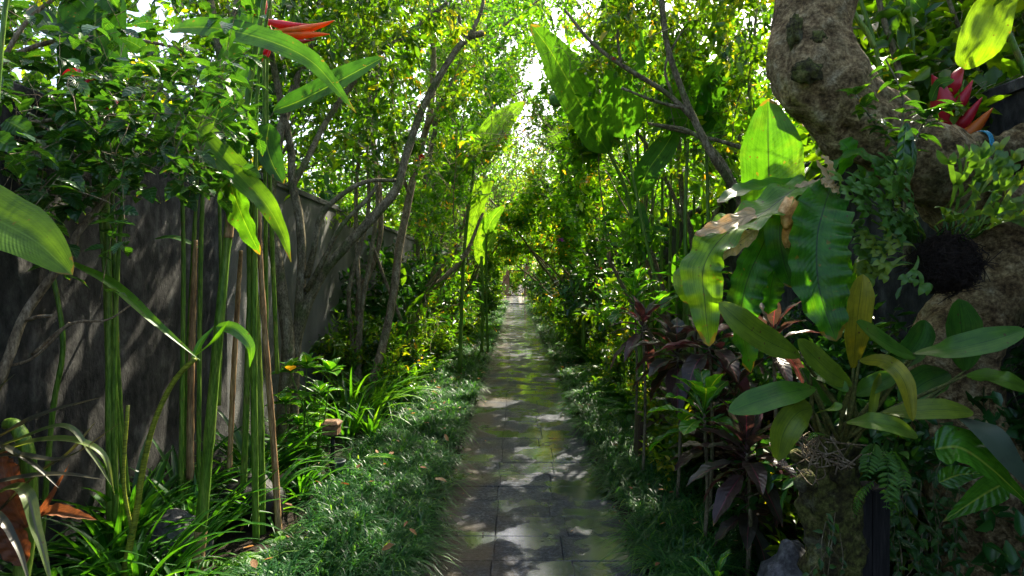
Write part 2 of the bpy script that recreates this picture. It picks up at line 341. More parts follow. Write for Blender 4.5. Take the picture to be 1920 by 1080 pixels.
M['moss_bark'] = solid_mat('moss_bark', [(.28, (.010, .009, .005)), (.46, (.045, .040, .012)), (.58, (.09, .10, .02)), (.7, (.16, .14, .05))], 16, .95, 1.0, .02, detail=12, second=(7, .56, (.22, .22, .15), .5))
M['soil'] = solid_mat('soil', [(.3, (.012, .009, .006)), (.55, (.035, .024, .015)), (.75, (.075, .050, .030))], 22, .95, 1.0, .03, second=(3, .5, (.015, .030, .010), .7))
M['rock'] = solid_mat('rock', [(.3, (.03, .03, .03)), (.5, (.075, .075, .075)), (.75, (.15, .15, .14))], 9, .8, .6, .01, second=(5, .56, (.06, .055, .04), .6))
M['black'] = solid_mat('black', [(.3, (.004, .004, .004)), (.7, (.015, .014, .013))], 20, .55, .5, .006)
M['fibre'] = solid_mat('fibre', [(.3, (.014, .010, .008)), (.7, (.075, .052, .036))], 40, .9, 1.0, .02, streak=(1, 1, 4))
M['plastic_grey'] = solid_mat('plastic_grey', [(.3, (.05, .06, .07)), (.7, (.09, .10, .11))], 9, .45, .1, .002)
M['black_wood'] = solid_mat('black_wood', [(.3, (.006, .006, .005)), (.55, (.014, .013, .012)), (.75, (.03, .027, .022))], 10, .9, .5, .005, streak=(7, 7, .4))
M['brown_wood'] = solid_mat('brown_wood', [(.3, (.025, .018, .010)), (.7, (.09, .06, .03))], 10, .8, .5, .005, streak=(7, 7, .5))
M['lamp_cap'] = solid_mat('lamp_cap', [(.3, (.10, .05, .025)), (.7, (.28, .16, .09))], 10, .6, .4, .004)
M['blue_cord'] = solid_mat('blue_cord', [(.3, (.01, .12, .18)), (.7, (.02, .22, .32))], 30, .6, .2, .002)
M['red'] = leaf_mat('red', [(0, (.38, .006, .03)), (.5, (.48, .015, .02)), (1, (.60, .07, .012))], .45, .25, 1.3, ttint=(1.2, .6, .6))
M['orange'] = leaf_mat('orange', [(0, (.50, .035, .012)), (1, (.62, .20, .02))], .45, .3, 1.3, ttint=(1.2, .9, .5))
M['purple_flower'] = leaf_mat('purple_flower', [(0, (.35, .02, .40)), (1, (.5, .05, .5))], .5, .3, 1.6, ttint=(1, .6, 1))
M['orange_fungus'] = solid_mat('orange_fungus', [(.3, (.35, .10, .02)), (.5, (.55, .26, .06)), (.7, (.55, .42, .22))], 9, .7, .6, .01)
M['brick'] = solid_mat('brick', [(.3, (.25, .11, .06)), (.7, (.42, .22, .13))], 6, .85, .4, .01)
M['fruit'] = solid_mat('fruit', [(.3, (.06, .15, .03)), (.7, (.12, .24, .05))], 6, .4, .1, .002)

def wall_mat():
    m, t, N, K = mat_new('wall_render')
    tc = N.new('ShaderNodeTexCoord'); mp = N.new('ShaderNodeMapping'); mp.inputs['Scale'].default_value = (1, 1.6, .35); K.new(tc.outputs['Object'], mp.inputs[0])
    a = N.new('ShaderNodeTexNoise'); a.inputs['Scale'].default_value = 2.2; a.inputs['Detail'].default_value = 9; K.new(mp.outputs[0], a.inputs[0])
    b = N.new('ShaderNodeTexNoise'); b.inputs['Scale'].default_value = 60; b.inputs['Detail'].default_value = 4; K.new(tc.outputs['Object'], b.inputs[0])
    col = ramp_out(N, K, a.outputs[0], [(.3, (.07, .07, .066)), (.5, (.11, .11, .103)), (.7, (.16, .158, .148))])
    e = N.new('ShaderNodeTexNoise'); e.inputs['Scale'].default_value = 1.1; e.inputs['Detail'].default_value = 5; K.new(tc.outputs['Object'], e.inputs[0])
    col = mixc(N, K, ramp_out(N, K, e.outputs[0], [(.45, (0, 0, 0)), (.62, (.7, .7, .7))]), col, (.035, .04, .032))
    bp = N.new('ShaderNodeBump'); bp.inputs['Strength'].default_value = .6; bp.inputs['Distance'].default_value = .012; K.new(b.outputs[0], bp.inputs['Height'])
    p = N.new('ShaderNodeBsdfPrincipled'); p.inputs['Roughness'].default_value = .85; K.new(col, p.inputs['Base Color']); K.new(bp.outputs[0], p.inputs['Normal'])
    o = N.new('ShaderNodeOutputMaterial'); K.new(p.outputs[0], o.inputs[0]); return m
M['wall'] = wall_mat()
def path_mat():
    m, t, N, K = mat_new('wet_slab')
    tc = N.new('ShaderNodeTexCoord'); a = N.new('ShaderNodeAttribute'); a.attribute_name = 'rnd'
    n1 = N.new('ShaderNodeTexNoise'); n1.inputs['Scale'].default_value = 2.0; n1.inputs['Detail'].default_value = 7; K.new(tc.outputs['Object'], n1.inputs[0])
    n2 = N.new('ShaderNodeTexNoise'); n2.inputs['Scale'].default_value = 45; n2.inputs['Detail'].default_value = 8; n2.inputs['Roughness'].default_value = .7; K.new(tc.outputs['Object'], n2.inputs[0])
    n3 = N.new('ShaderNodeTexNoise'); n3.inputs['Scale'].default_value = 2.6; n3.inputs['Detail'].default_value = 6; n3.inputs['Roughness'].default_value = .6; K.new(tc.outputs['Object'], n3.inputs[0])
    n4 = N.new('ShaderNodeTexNoise'); n4.inputs['Scale'].default_value = 140; n4.inputs['Detail'].default_value = 3; K.new(tc.outputs['Object'], n4.inputs[0])
    sx = N.new('ShaderNodeSeparateXYZ'); K.new(tc.outputs['Object'], sx.inputs[0])
    base = ramp_out(N, K, n2.outputs[0], [(.36, (.005, .006, .010)), (.5, (.020, .024, .036)), (.64, (.080, .094, .125))])  # bluish grains put the sky's reflection into the stone colour
    tan = ramp_out(N, K, math_(N, K, 'ADD', n1.outputs[0], math_(N, K, 'MULTIPLY', sx.outputs[0], -.7)), [(.54, (0, 0, 0)), (.74, (.8, .8, .8))])
    base = mixc(N, K, tan, base, mixc(N, K, n2.outputs[0], (.030, .022, .012), (.090, .066, .038)))
    base = mixc(N, K, 1.0, base, ramp_out(N, K, a.outputs['Fac'], [(0, (.80, .80, .80)), (1, (1.2, 1.2, 1.2))]), 'MULTIPLY')
    wet = ramp_out(N, K, math_(N, K, 'ADD', math_(N, K, 'ADD', n3.outputs[0], math_(N, K, 'MULTIPLY', sx.outputs[0], .10)), math_(N, K, 'MULTIPLY', math_(N, K, 'SUBTRACT', n2.outputs[0], .5), .12)), [(.43, (0, 0, 0)), (.54, (.6, .6, .6)), (.64, (1, 1, 1))])
    col = mixc(N, K, wet, base, mixc(N, K, 1.0, base, (.6, .6, .6), 'MULTIPLY'))
    rg = N.new('ShaderNodeMix'); rg.inputs[2].default_value = .55; rg.inputs[3].default_value = .03; K.new(wet, rg.inputs[0])
    bp = N.new('ShaderNodeBump'); bp.inputs['Distance'].default_value = .008
    K.new(math_(N, K, 'SUBTRACT', 1.0, math_(N, K, 'MULTIPLY', wet, .86)), bp.inputs['Strength']); K.new(math_(N, K, 'ADD', n2.outputs[0], math_(N, K, 'MULTIPLY', n4.outputs[0], .5)), bp.inputs['Height'])
    p = N.new('ShaderNodeBsdfPrincipled'); K.new(col, p.inputs['Base Color']); K.new(rg.outputs[0], p.inputs['Roughness']); K.new(bp.outputs[0], p.inputs['Normal']); p.inputs['Specular IOR Level'].default_value = .15
    film = ramp_out(N, K, math_(N, K, 'ADD', n3.outputs[0], math_(N, K, 'MULTIPLY', sx.outputs[0], .12)), [(.49, (0, 0, 0)), (.57, (1, 1, 1))])
    K.new(film, p.inputs['Coat Weight']); p.inputs['Coat IOR'].default_value = 1.5; p.inputs['Coat Roughness'].default_value = .015
    b2 = N.new('ShaderNodeBump'); b2.inputs['Distance'].default_value = .003; b2.inputs['Strength'].default_value = .12; K.new(n2.outputs[0], b2.inputs['Height']); K.new(b2.outputs[0], p.inputs['Coat Normal'])
    o = N.new('ShaderNodeOutputMaterial'); K.new(p.outputs[0], o.inputs[0]); return m
M['path'] = path_mat()

# sun gaps: leaves are kept out of these shafts so that light reaches the ground where the photograph is sunlit
SHAFTS = [(-.95, 6.5, .15, .5), (-1.3, 7.3, .1, .55), (-.8, 7.7, .1, .45), (-1.1, 5.9, .1, .25), (.25, 5.0, 0, .2), (.02, 4.6, 0, .14), (.45, 4.75, 0, .1), (.1, 5.4, 0, .16), (.38, 5.3, 0, .1), (-.25, 3.75, 0, .09), (-.33, 4.2, 0, .07), (-.2, 7.6, 0, .28), (-.3, 3.4, 0, .08),
          (.1, 12.5, 0, .4), (.1, 17, 0, .8), (.1, 22, 0, .9), (.1, 27, 0, 1.2), (.1, 34, 0, 1.5), (-1.5, 5.6, .5, .3), (-2.2, 5.2, 1.0, .35), (-1.4, 8.6, .6, .7), (-1.7, 6.2, 1.1, .4), (-1.5, 10.5, .8, .8), (-1.5, 13, .8, .9),
          (-2.2, 3.4, .95, .12), (-2.2, 3.1, 1.2, .10), (-2.2, 3.9, .7, .14), (-1.2, 2.9, 2.3, .14), (-1.15, 3.2, 1.9, .16), (1.0, 2.5, 1.95, .16), (1.1, 2.75, 2.1, .12), (1.55, 2.55, 2.35, .22), (1.35, 2.5, 2.65, .2), (1.25, 2.3, 1.75, .14), (2.05, 2.4, 1.95, .16), (1.0, 2.1, 1.4, .1), (-1.45, 3.0, 1.6, .15), (-1.5, 3.1, 1.0, .12), (1.2, 8.0, .8, .5), (1.5, 6.5, .9, .25), (1.3, 10, .9, .5), (1.5, 13, 1, .7)]
def shaft_keep(P, extra=0):
    keep = np.ones(len(P), bool)
    for x, y, z, r in SHAFTS:
        d = P - np.array([x, y, z]); a = d @ sv; dist = np.linalg.norm(d - a[:, None] * sv, axis=1)
        keep &= ~((dist < r + extra) & (a > .25))
    return keep

# ------------------------------------------------------------------ setting
PX0, PX1 = -.47, .66
def build_setting():
    n = 60
    xs = np.concatenate([np.linspace(-400, -6, 8), np.linspace(-4, 4, 40), np.linspace(6, 400, 8)]); ys = np.concatenate([[-60, -10], np.linspace(-2, 60, 90), [80, 150, 400, 1200]])
    P = np.zeros((len(ys), len(xs), 3)); P[..., 0] = xs; P[..., 1] = ys[:, None]
    inside = (P[..., 0] > PX0 - .12) & (P[..., 0] < PX1 + .12)
    for i in range(len(ys)):
        for j in range(len(xs)):
            P[i, j, 2] = -.045 if inside[i, j] else .012 + .03 * noise.noise(Vector((P[i, j, 0] * 2, P[i, j, 1] * 2, 0)))
    mb = MB(); mb.grid(P); o = mb.build('ground', M['soil']); tag(o, kind='structure')
    rng = np.random.default_rng(5); mb = MB(); y = -2.0
    c1, c2 = -.12, .26
    while y < 41:
        h = rng.choice([.28, .30, .32, .44], p=[.3, .3, .25, .15])
        sh = rng.normal(0, .008); edges = [PX0, c1 + sh, c2 + sh + rng.choice([0, .05, -.04]), PX1]
        for k in range(3):
            tx, ty, z = rng.normal(0, .002), rng.normal(0, .0025), rng.normal(0, .0012)
            x0, x1 = edges[k] + .0016, edges[k + 1] - .0016
            def Mv(V, tx=tx, ty=ty, z=z, cx=(x0 + x1) / 2, cy=y + h / 2):
                V = V.copy(); V[:, 2] += z + (V[:, 0] - cx) * tx + (V[:, 1] - cy) * ty; return V
            box(mb, (x0, y + .0016, -.04), (x1, y + h - .0016, .0), rng.uniform(), bev=.003, M=Mv)
        y += h
    box(mb, (PX0 - .02, -2, -.05), (PX1 + .02, 41, -.012), .0)
    # raised lighter landing at the far end
    box(mb, (PX0 - .1, 41, -.05), (PX1 + .1, 60.5, .05), .6, bev=.01)
    tag(mb.build('path', M['path'], smooth=False), kind='structure')
build_setting()

def wall(x, y0, y1, h, name, label, t=.16, mt='wall'):
    o = thing(name, label, 'wall', (x, y0, 0)); mb = MB()
    s = 1 if x > 0 else -1
    xs = sorted([x, x + s * t]); box(mb, (xs[0], y0, -.05), (xs[1], y1, h - .06)); mb.build('wall_panel', M[mt], o, smooth=False)
    mb = MB(); box(mb, (xs[0] - .02, y0, h - .06), (xs[1] + .02, y1, h), bev=.01); mb.build('coping', M[mt], o, smooth=False)
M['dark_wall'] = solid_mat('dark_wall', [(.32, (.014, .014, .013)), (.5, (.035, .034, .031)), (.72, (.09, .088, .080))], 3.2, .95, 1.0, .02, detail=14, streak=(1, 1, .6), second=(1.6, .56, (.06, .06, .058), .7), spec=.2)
wall(-2.3, 4.72, 46, 2.48, 'garden_wall', 'long pale grey rendered garden wall with faint water streaks and dappled sun')
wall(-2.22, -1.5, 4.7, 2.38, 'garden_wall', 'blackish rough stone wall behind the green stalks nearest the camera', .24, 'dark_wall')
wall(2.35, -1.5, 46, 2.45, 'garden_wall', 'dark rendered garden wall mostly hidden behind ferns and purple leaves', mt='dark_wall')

def gate():
    g = thing('garden_gate', 'sunlit brick gateway with step where the path ends', 'gateway', (.1, 60, 0))
    for sx in (-1, 1):
        mb = MB(); x = .1 + sx * 1.0; z = 0.1
        rng = np.random.default_rng(3)
        for k in range(22):
            box(mb, (x - .24, 59.8, z), (x + .24, 60.3, z + .125), rng.uniform(), bev=.012); z += .128
        box(mb, (x - .32, 59.72, z), (x + .32, 60.38, z + .15), .6, bev=.03)
        mb.build('pillar', M['brick'], g, smooth=False)
    mb = MB(); box(mb, (-1.3, 59.9, 3.07), (1.5, 60.2, 3.35), .4, bev=.02); mb.build('lintel', M['brown_wood'], g, smooth=False)
    mb = MB()
    for k in range(7): box(mb, (-1.5 + k * .18, 59.4 + 0 * k, 3.35 + k * .16), (1.7 - k * .18, 60.7, 3.51 + k * .16), .5, bev=.02)
    mb.build('roof', M['brick'], g, smooth=False)
    mb = MB(); box(mb, (-.72, 60.05, .1), (-.62, 60.12, 2.5), bev=.01); box(mb, (-.72, 60.0, 2.5), (.9, 60.12, 2.62), bev=.01); box(mb, (.82, 60.05, .1), (.9, 60.12, 2.5), bev=.01)
    mb.build('door_frame', M['brown_wood'], g, smooth=False)
    o = MB(); box(o, (-8, 64, 0), (-1.0, 64.3, 3.2), bev=.02); tag(o.build('brick_wall', M['brick'], smooth=False), 'sunlit orange brick wall seen through the gateway', 'wall')
gate()

# ------------------------------------------------------------------ mondo grass borders
def mondo(name, x_in, x_out, seed, label):
    rng = np.random.default_rng(seed); mb = MB(); sgn = 1 if x_out > x_in else -1; w = abs(x_out - x_in)
    for (y0, y1, dens, bl, bw, L) in ((2.6, 4.6, 170, 26, .0075, .265), (4.6, 6.5, 150, 26, .0088, .26), (6.5, 12, 110, 24, .0105, .26), (12, 24, 55, 20, .013, .27), (24, 45, 26, 16, .024, .28)):
        nt_ = int(dens * (y1 - y0) * w)
        tx = x_in + sgn * rng.uniform(0.02, w, nt_); ty = rng.uniform(y0, y1, nt_)
        edge = .09 * np.sin(ty * 2.3) + .06 * np.sin(ty * 5.1 + 1)
        ok = (np.abs(tx - x_out) > edge + .02) & (np.hypot(tx - 1.27, ty - 2.85) > .24) & (np.hypot(tx - 1.25, ty - 2.45) > .2); tx, ty = tx[ok], ty[ok]; nt_ = len(tx)
        ts = rng.uniform(.75, 1.1, nt_) * (.9 + .3 * np.sin(tx * 6.1 + 1.7 * ty) * np.cos(ty * 3.3 - tx * 2))
        hum = .05 + .05 * np.sin(tx * 9 + ty * 3) * np.sin(ty * 4.1)
        B = nt_ * bl; i = np.repeat(np.arange(nt_), bl)
        az = rng.uniform(0, 6.2832, B); ln = L * ts[i] * rng.uniform(.65, 1.15, B)
        # blades near the kerb lean over it
        near = np.clip(1 - np.abs(tx[i] - x_in) / .22, 0, 1)
        hd = np.stack([np.cos(az) - sgn * near * .65, np.sin(az) - .25], 1); hd /= np.linalg.norm(hd, axis=1, keepdims=True)
        a = rng.uniform(.25, .85, B) + near * .15; b = rng.uniform(.9, 1.25, B); c3 = b * rng.uniform(.55, 1.0, B) * (.55 + a)
        base = np.stack([tx[i] + rng.normal(0, .015, B), ty[i] + rng.normal(0, .015, B), hum[i] + 0 * az], 1)
        T = np.array([0, .35, .7, 1.0]); wd = np.array([.8, 1, .8, .1]) * bw / 2
        sd = np.stack([-hd[:, 1], hd[:, 0], 0 * az], 1)
        V = np.zeros((B, 4, 2, 3))
        for k, t_ in enumerate(T):
            p = base + np.concatenate([hd * (ln * a * (t_ + .35 * t_ * t_))[:, None], (ln * (b * t_ - c3 * t_ * t_))[:, None]], 1)
            p[:, 2] = np.maximum(p[:, 2], .012)
            V[:, k, 0] = p - sd * wd[k]; V[:, k, 1] = p + sd * wd[k]
        off = np.arange(B)[:, None, None] * 8
        q = np.array([[0, 1, 3, 2], [2, 3, 5, 4], [4, 5, 7, 6]])[None]
        UV = np.tile(np.array([[0, 0], [1, 0], [0, .35], [1, .35], [0, .7], [1, .7], [0, 1], [1, 1]], float), (B, 1))
        r = np.repeat(np.where(rng.uniform(size=B) < .012, 1, np.clip(rng.beta(2, 2.6, nt_)[i] * .5 + .12 + rng.normal(0, .27, B), 0, .93)), 8)
        mb.add(V.reshape(-1, 3), (off + q).reshape(-1, 4), UV, r)
    tag(mb.build(name, M['mondo']), label, 'grass', kind='stuff')
mondo('mondo_grass', PX0 - .02, -1.36, 11, 'dense dark green mondo grass spilling over the left edge of the path')
mondo('mondo_grass', PX1 + .02, 1.5, 12, 'dense dark green mondo grass spilling over the right edge of the path')

# ------------------------------------------------------------------ trees
class Tree:
    def __init__(s, seed): s.rng = np.random.default_rng(seed); s.br = []; s.tw = []
    def limb(s, p, d, L, r, lev, trop=.25, ratio=.62, kids=(3, 5), bend=.35, pull=None):
        rng = s.rng; n = 6; P = [np.array(p, float)]; d = norm(d)
        for i in range(n - 1):
            d = norm(d + rng.normal(0, bend / n * 1.6, 3) + np.array([0, 0, trop / n]) + (0 if pull is None else np.array(pull) / n))
            P.append(P[-1] + d * L / (n - 1))
        P = np.array(P); r1 = r * (.45 if lev else .3); s.br.append((P, r, r1, lev))
        if lev == 0: s.tw.append(P); return
        k = rng.integers(kids[0], kids[1] + 1)
        for j in range(k):
            t = rng.uniform(.35, 1) if j else 1.0
            q = P[0] + 0; x = t * (n - 1); i = min(int(x), n - 2); q = P[i] + (P[i + 1] - P[i]) * (x - i)
            dd = norm(P[i + 1] - P[i]); side = norm(np.cross(dd, rng.normal(0, 1, 3)))
            nd = norm(dd * rng.uniform(.5, 1.0) + side * rng.uniform(.5, 1.0))
            s.limb(q, nd, L * ratio * rng.uniform(.75, 1.2), max(r * (1 - t * .5) * .55, .0035), lev - 1, trop, ratio, kids, bend, pull)
    def mesh_branches(s, mb, minlev=0, sides=6, rough=0, clip=False):
        for P, r0, r1, lev in s.br:
            if lev < minlev or (clip and lev < 3 and ((np.abs(P[:, 0] - .1) < .8) & (P[:, 2] < 2.7)).any()): continue
            tube(mb, P, [r0, r1], sides if lev > 1 else 4, n=8 if lev else 5, cap=lev > 1, rough=rough if lev > 1 else 0)
    def mesh_leaves(s, mb, per, L, Wd, jit=.045, keep=None, bright=.5, spread=.25, hang=.25, extra=None):
        rng = s.rng; tw = np.array(s.tw)
        if extra is not None: tw = np.concatenate([tw, extra]) if len(tw) else extra
        N = len(tw) * per; i = np.repeat(np.arange(len(tw)), per); x = rng.uniform(.15, 1, N) * (tw.shape[1] - 1.001); k = x.astype(int); f = (x - k)[:, None]
        p = tw[i, k] * (1 - f) + tw[i, k + 1] * f; td = norm(tw[i, k + 1] - tw[i, k])
        p += rng.normal(0, jit, (N, 3)); d = norm(td * .6 + rng.normal(0, .7, (N, 3)) + np.array([0, 0, -hang])); nr = norm(rng.normal(0, .55, (N, 3)) + np.array([0, 0, 1]))
        ok = shaft_keep(p)
        if keep is not None: ok &= keep(p)
        p, d, nr, i = p[ok], d[ok], nr[ok], i[ok]; N = len(p)
        tb = rng.normal(0, .17, len(tw))[i]
        rn = np.clip(bright + tb + rng.normal(0, spread, N) * .6, 0, .97); rn[rng.uniform(size=N) < .015] = 1
        sf = rng.uniform(.7, 1.35, len(tw))[i]; L = L * sf; Wd = Wd * sf
        leaves(mb, p, d, nr, L * rng.uniform(.7, 1.2, N), Wd * rng.uniform(.7, 1.2, N), rn)

def open_slot(P):
    x, y, z = P.T
    return ~((np.abs(x - .1) < .50) & (y < 8.5) & (z > 2.4) & (y > 1))
def path_gap(P):
    """the avenue keeps an open slot above the middle of the path, narrower near the camera"""
    x, y, z = P.T
    low = (np.abs(x - .1) < .72) & (z < 2.5)
    return ~low & open_slot(P)
def ordn(i): return ['first', 'second', 'third', 'fourth', 'fifth', 'sixth', 'seventh', 'eighth', 'ninth', 'tenth', 'eleventh', 'twelfth', 'thirteenth', 'fourteenth', 'fifteenth', 'sixteenth', 'seventeenth', 'eighteenth', 'nineteenth', 'twentieth'][i]

def avenue_tree(seed, x, y, h, lean, label, group, lm='tree_leaf', bark='bark', per=46, L=.085, Wd=.042, stems=3, bright=.45, spread=1.0):
    T = Tree(seed); rng = T.rng
    for k in range(stems):
        T.limb((x + rng.normal(0, .08), y + rng.normal(0, .12), 0), (lean * .30 + rng.normal(0, .12), rng.normal(0, .16), 1), h * .55, .035, 3, .35, .60, (3, 5), .4, pull=(lean * .35 * spread, -.05, 0))
    o = thing('tree', label, 'tree', (x, y, 0), group)
    mb = MB(); T.mesh_branches(mb, 0, 8, clip=True); mb.build('trunk', M[bark], o)
    mb = MB(); T.mesh_leaves(mb, per, L, Wd, keep=path_gap, bright=bright); mb.build('crown', M[lm], o)
    return o

# background trees behind the two walls: four prototypes, copied
def proto_tree(seed, h, lm, L, Wd, per, name='tree', label='x'):
    T = Tree(seed); rng = T.rng
    for k in range(2): T.limb((rng.normal(0, .2), rng.normal(0, .2), 0), (rng.normal(0, .1), rng.normal(0, .1), 1), h * .42, .09, 4, .25, .66, (3, 4), .4)
    o = thing(name, label, 'tree', (0, 0, 0)); mb = MB(); T.mesh_branches(mb, 1, 7); mb.build('trunk', M['bark'], o)
    mb = MB(); tw = np.array(T.tw); N = len(tw) * per; i = np.repeat(np.arange(len(tw)), per); rng = T.rng
    x = rng.uniform(.1, 1, N) * 4.99; k = x.astype(int); f = (x - k)[:, None]
    p = tw[i, k] * (1 - f) + tw[i, k + 1] * f + rng.normal(0, .09, (N, 3))
    leaves(mb, p, rng.normal(0, 1, (N, 3)) + [0, 0, -.4], rng.normal(0, .6, (N, 3)) + [0, 0, 1], L * rng.uniform(.6, 1.2, N), Wd * rng.uniform(.7, 1.2, N), np.clip(rng.normal(.5, .2, N) + rng.normal(0, .12, len(tw))[i], 0, .98))
    o['_w'] = (0, 0, 0); mb.build('crown', M[lm], o); PROTO[o.name] = mb; return o
PROTO = {}
def place_proto(o, src, x, y, rz, sc):
    mb0 = PROTO[src]; V = mb0.v[0].reshape(-1, 6, 3); cz, sz = math.cos(rz), math.sin(rz)
    Wd = V.mean(1) * sc @ np.array([[cz, sz, 0], [-sz, cz, 0], [0, 0, 1]]) + [x, y, 0]
    keep = shaft_keep(Wd) & ~((np.abs(Wd[:, 0] - .1) < 1.0) & (Wd[:, 2] < 3.2)); K = V[keep]; n = len(K)
    if keep.all(): return
    i = np.arange(n)[:, None] * 6; mb = MB()
    mb.add(K.reshape(-1, 3), np.stack([i + [0, 3, 2, 1], i + [0, 5, 4, 3]], 1).reshape(-1, 4), mb0.uv[0].reshape(-1, 6, 2)[keep].reshape(-1, 2), mb0.r[0].reshape(-1, 6)[keep].ravel())
    q = mb.build('crown', o.children[1].data.materials[0] if 'crown' in o.children[1].name else o.children[0].data.materials[0]); c_ = [k for k in o.children if k.name.startswith('crown')][0]; c_.data = q.data; bpy.data.objects.remove(q)

def trees():
    rng = np.random.default_rng(77)
    # inside the beds
    k = 0
    for side, ys in ((-1, [9.3, 11.4, 13.2, 15.6, 18, 21, 25, 29, 34]), (1, [7.2, 9.6, 12, 14.2, 17, 20, 24, 28, 33])):
        for i, y in enumerate(ys):
            far = y > 19
            lab = f"slender leafy tree arching over the path, {ordn(i)} along the {'grey wall' if side < 0 else 'dark wall'}"
            avenue_tree(100 + k, side * (1.85 + rng.uniform(-.1, .15)), y, rng.uniform(4.0, 5.2), -side, lab, 'slender trees arching over the path',
                        'tree_leaf' if (k % 5 == 3 and not far) else 'bright_leaf', 'pale_bark' if k % 3 == 0 else 'bark', per=50 if not far else 34, L=.10 if not far else .14, Wd=.052 if not far else .075, bright=.5 + .1 * far)
            k += 1
    avenue_tree(151, -1.85, 10.4, 6.8, 1, 'tall thin tree whose crown closes the gap above the path, by the grey wall', 'tall trees closing the gap over the path', 'bright_leaf', 'pale_bark', per=56, L=.09, Wd=.045, bright=.5, spread=1.1)
    avenue_tree(152, 1.9, 13.0, 7.4, -1, 'tall thin tree whose crown closes the gap above the path, by the dark wall', 'tall trees closing the gap over the path', 'bright_leaf', 'bark', per=56, L=.10, Wd=.05, bright=.5, spread=1.1)
    avenue_tree(153, -1.9, 16.5, 8.4, 1, 'tallest thin tree leaning over the path in the distance, by the grey wall', 'tall trees closing the gap over the path', 'bright_leaf', 'pale_bark', per=56, L=.12, Wd=.06, bright=.5, spread=1.0)
    P = [proto_tree(1, 7.0, 'tree_leaf', .15, .075, 14), proto_tree(2, 6.2, 'bright_leaf', .14, .07, 14), proto_tree(3, 7.6, 'dark_leaf', .17, .085, 14), proto_tree(4, 5.8, 'bright_leaf', .12, .05, 16)]
    used = [False] * 4; k = 0; later = []
    spots = [(-3.5, 4.0), (-4.4, 6.6), (-3.6, 9), (-5.6, 10), (-4.2, 12.5), (-3.6, 16), (-5.5, 17), (-4.0, 20), (-3.6, 25), (-5.8, 26), (-4.2, 31), (-3.8, 38), (-5.5, 44), (-3.4, 52),
             (3.8, 3.2), (4.6, 5.6), (3.7, 7.6), (5.6, 9), (4.2, 11.2), (3.7, 15), (5.8, 16), (4.2, 19.5), (3.7, 24), (5.8, 26), (4.2, 31), (3.8, 38), (5.5, 44), (3.4, 52), (-2.2, 57), (2.6, 57),
             (-7.5, 7), (-8, 14), (-8.5, 23), (7.6, 7), (8, 14), (8.5, 23), (-2.6, 68), (2.8, 69), (.4, 76), (-6, 74), (6, 75), (-11, 40), (11, 40)]
    BIG = {(-2.9, 21.5): 1.25, (2.9, 22.5): 1.3, (-3.0, 33): 1.6, (3.0, 35): 1.6, (-2.6, 45): 1.9, (2.8, 47): 2.0, (-.8, 66): 2.4, (1.6, 72): 2.6, (-3.0, 14.6): 1.15, (3.1, 13.2): 1.15}
    spots += list(BIG)
    for i, (x, y) in enumerate(spots):
        j = [0, 1, 2, 3, 1, 0][i % 6]
        if (x, y) in BIG: j = (1, 3, 0)[i % 3]
        w = 'grey wall' if x < 0 else 'dark wall'
        near = y < 19 and abs(x) < 6
        if near: lab = f"tall leafy garden tree rising behind the {w}, {ordn(k % 20)} of those over the walls"; k += 1
        elif y > 50: lab = 'bright leafy tree standing round the far gateway'
        else: lab = 'leafy tree in the distant greenery behind the garden walls'
        gr = 'trees behind the garden walls' if near else ('trees round the gateway' if y > 50 else 'distant trees behind the walls')
        sc = BIG.get((x, y), rng.uniform(.85, 1.15))
        if not used[j]:
            o = P[j]; used[j] = True; later.append((o, x, y, None, sc)); o.location = (x, y, 0); o.rotation_euler[2] = rng.uniform(0, 6); o.scale = (sc,) * 3; o['label'] = lab; o['group'] = gr
        else:
            rz = rng.uniform(0, 6); o = dup(P[j], (x, y, 0), rz, sc, lab, gr)
            if near: place_proto(o, P[j].name, x, y, rz, sc)
    for o, x, y, _, sc in later: place_proto(o, o.name, x, y, o.rotation_euler[2], sc)
trees()

# ------------------------------------------------------------------ understorey kinds (built once each, then copied)
def u_strap(seed, n, L, wd, m='strap_leaf', el=(45, 88), droop=(50, 120), name='spider_lily', part='leaf_blades', tone=.45):
    rng = np.random.default_rng(seed); o = thing(name, 'x', 'plant'); mb = MB()
    for k in range(n):
        az = rng.uniform(0, 6.28); l = L * rng.uniform(.6, 1.1); b = np.array([math.cos(az), math.sin(az), 0]) * rng.uniform(0, .06)
        blade(mb, arc(b, az, l, rng.uniform(*el), rng.uniform(*droop), 7, rng), wd * rng.uniform(.7, 1.2), 'strap', fold=.5, n=10, m=2, rnd=np.clip(rng.normal(tone, .2), 0, 1))
    mb.build(part, M[m], o); return o
def rosette(mb, rng, base, n, L, wd, shape, el, droop, wave=.12, wn=3, petiole=.0, fold=.3, rnd=(.5, .2), nseg=9, z=0, m=4, mat=0, ang0=0, serr=0):
    for k in range(n):
        f = k / max(n - 1, 1); az = ang0 + k * 2.4 + rng.normal(0, .15); l = L * rng.uniform(.75, 1.1) * (1 - .35 * f)
        e = el[0] + (el[1] - el[0]) * f + rng.normal(0, 6)
        P = arc(np.array(base) + [0, 0, z * f], az, l + petiole, e, droop * rng.uniform(.7, 1.2), 8, rng)
        if petiole:
            P = spline(P, 16); c = max(2, int(16 * petiole / (l + petiole))); tube(mb, P[:c + 1], [.006 * L / .3, .004 * L / .3], 4, n=5, cap=False, mat=mat); P = P[c:]
        blade(mb, P, wd * rng.uniform(.8, 1.15) * (1 - .2 * f), shape, fold=fold, wave=wave, wn=wn, n=nseg, m=m, rnd=np.clip(rng.normal(*rnd), 0, 1), ph=rng.uniform(0, 6), mat=mat, serr=serr)
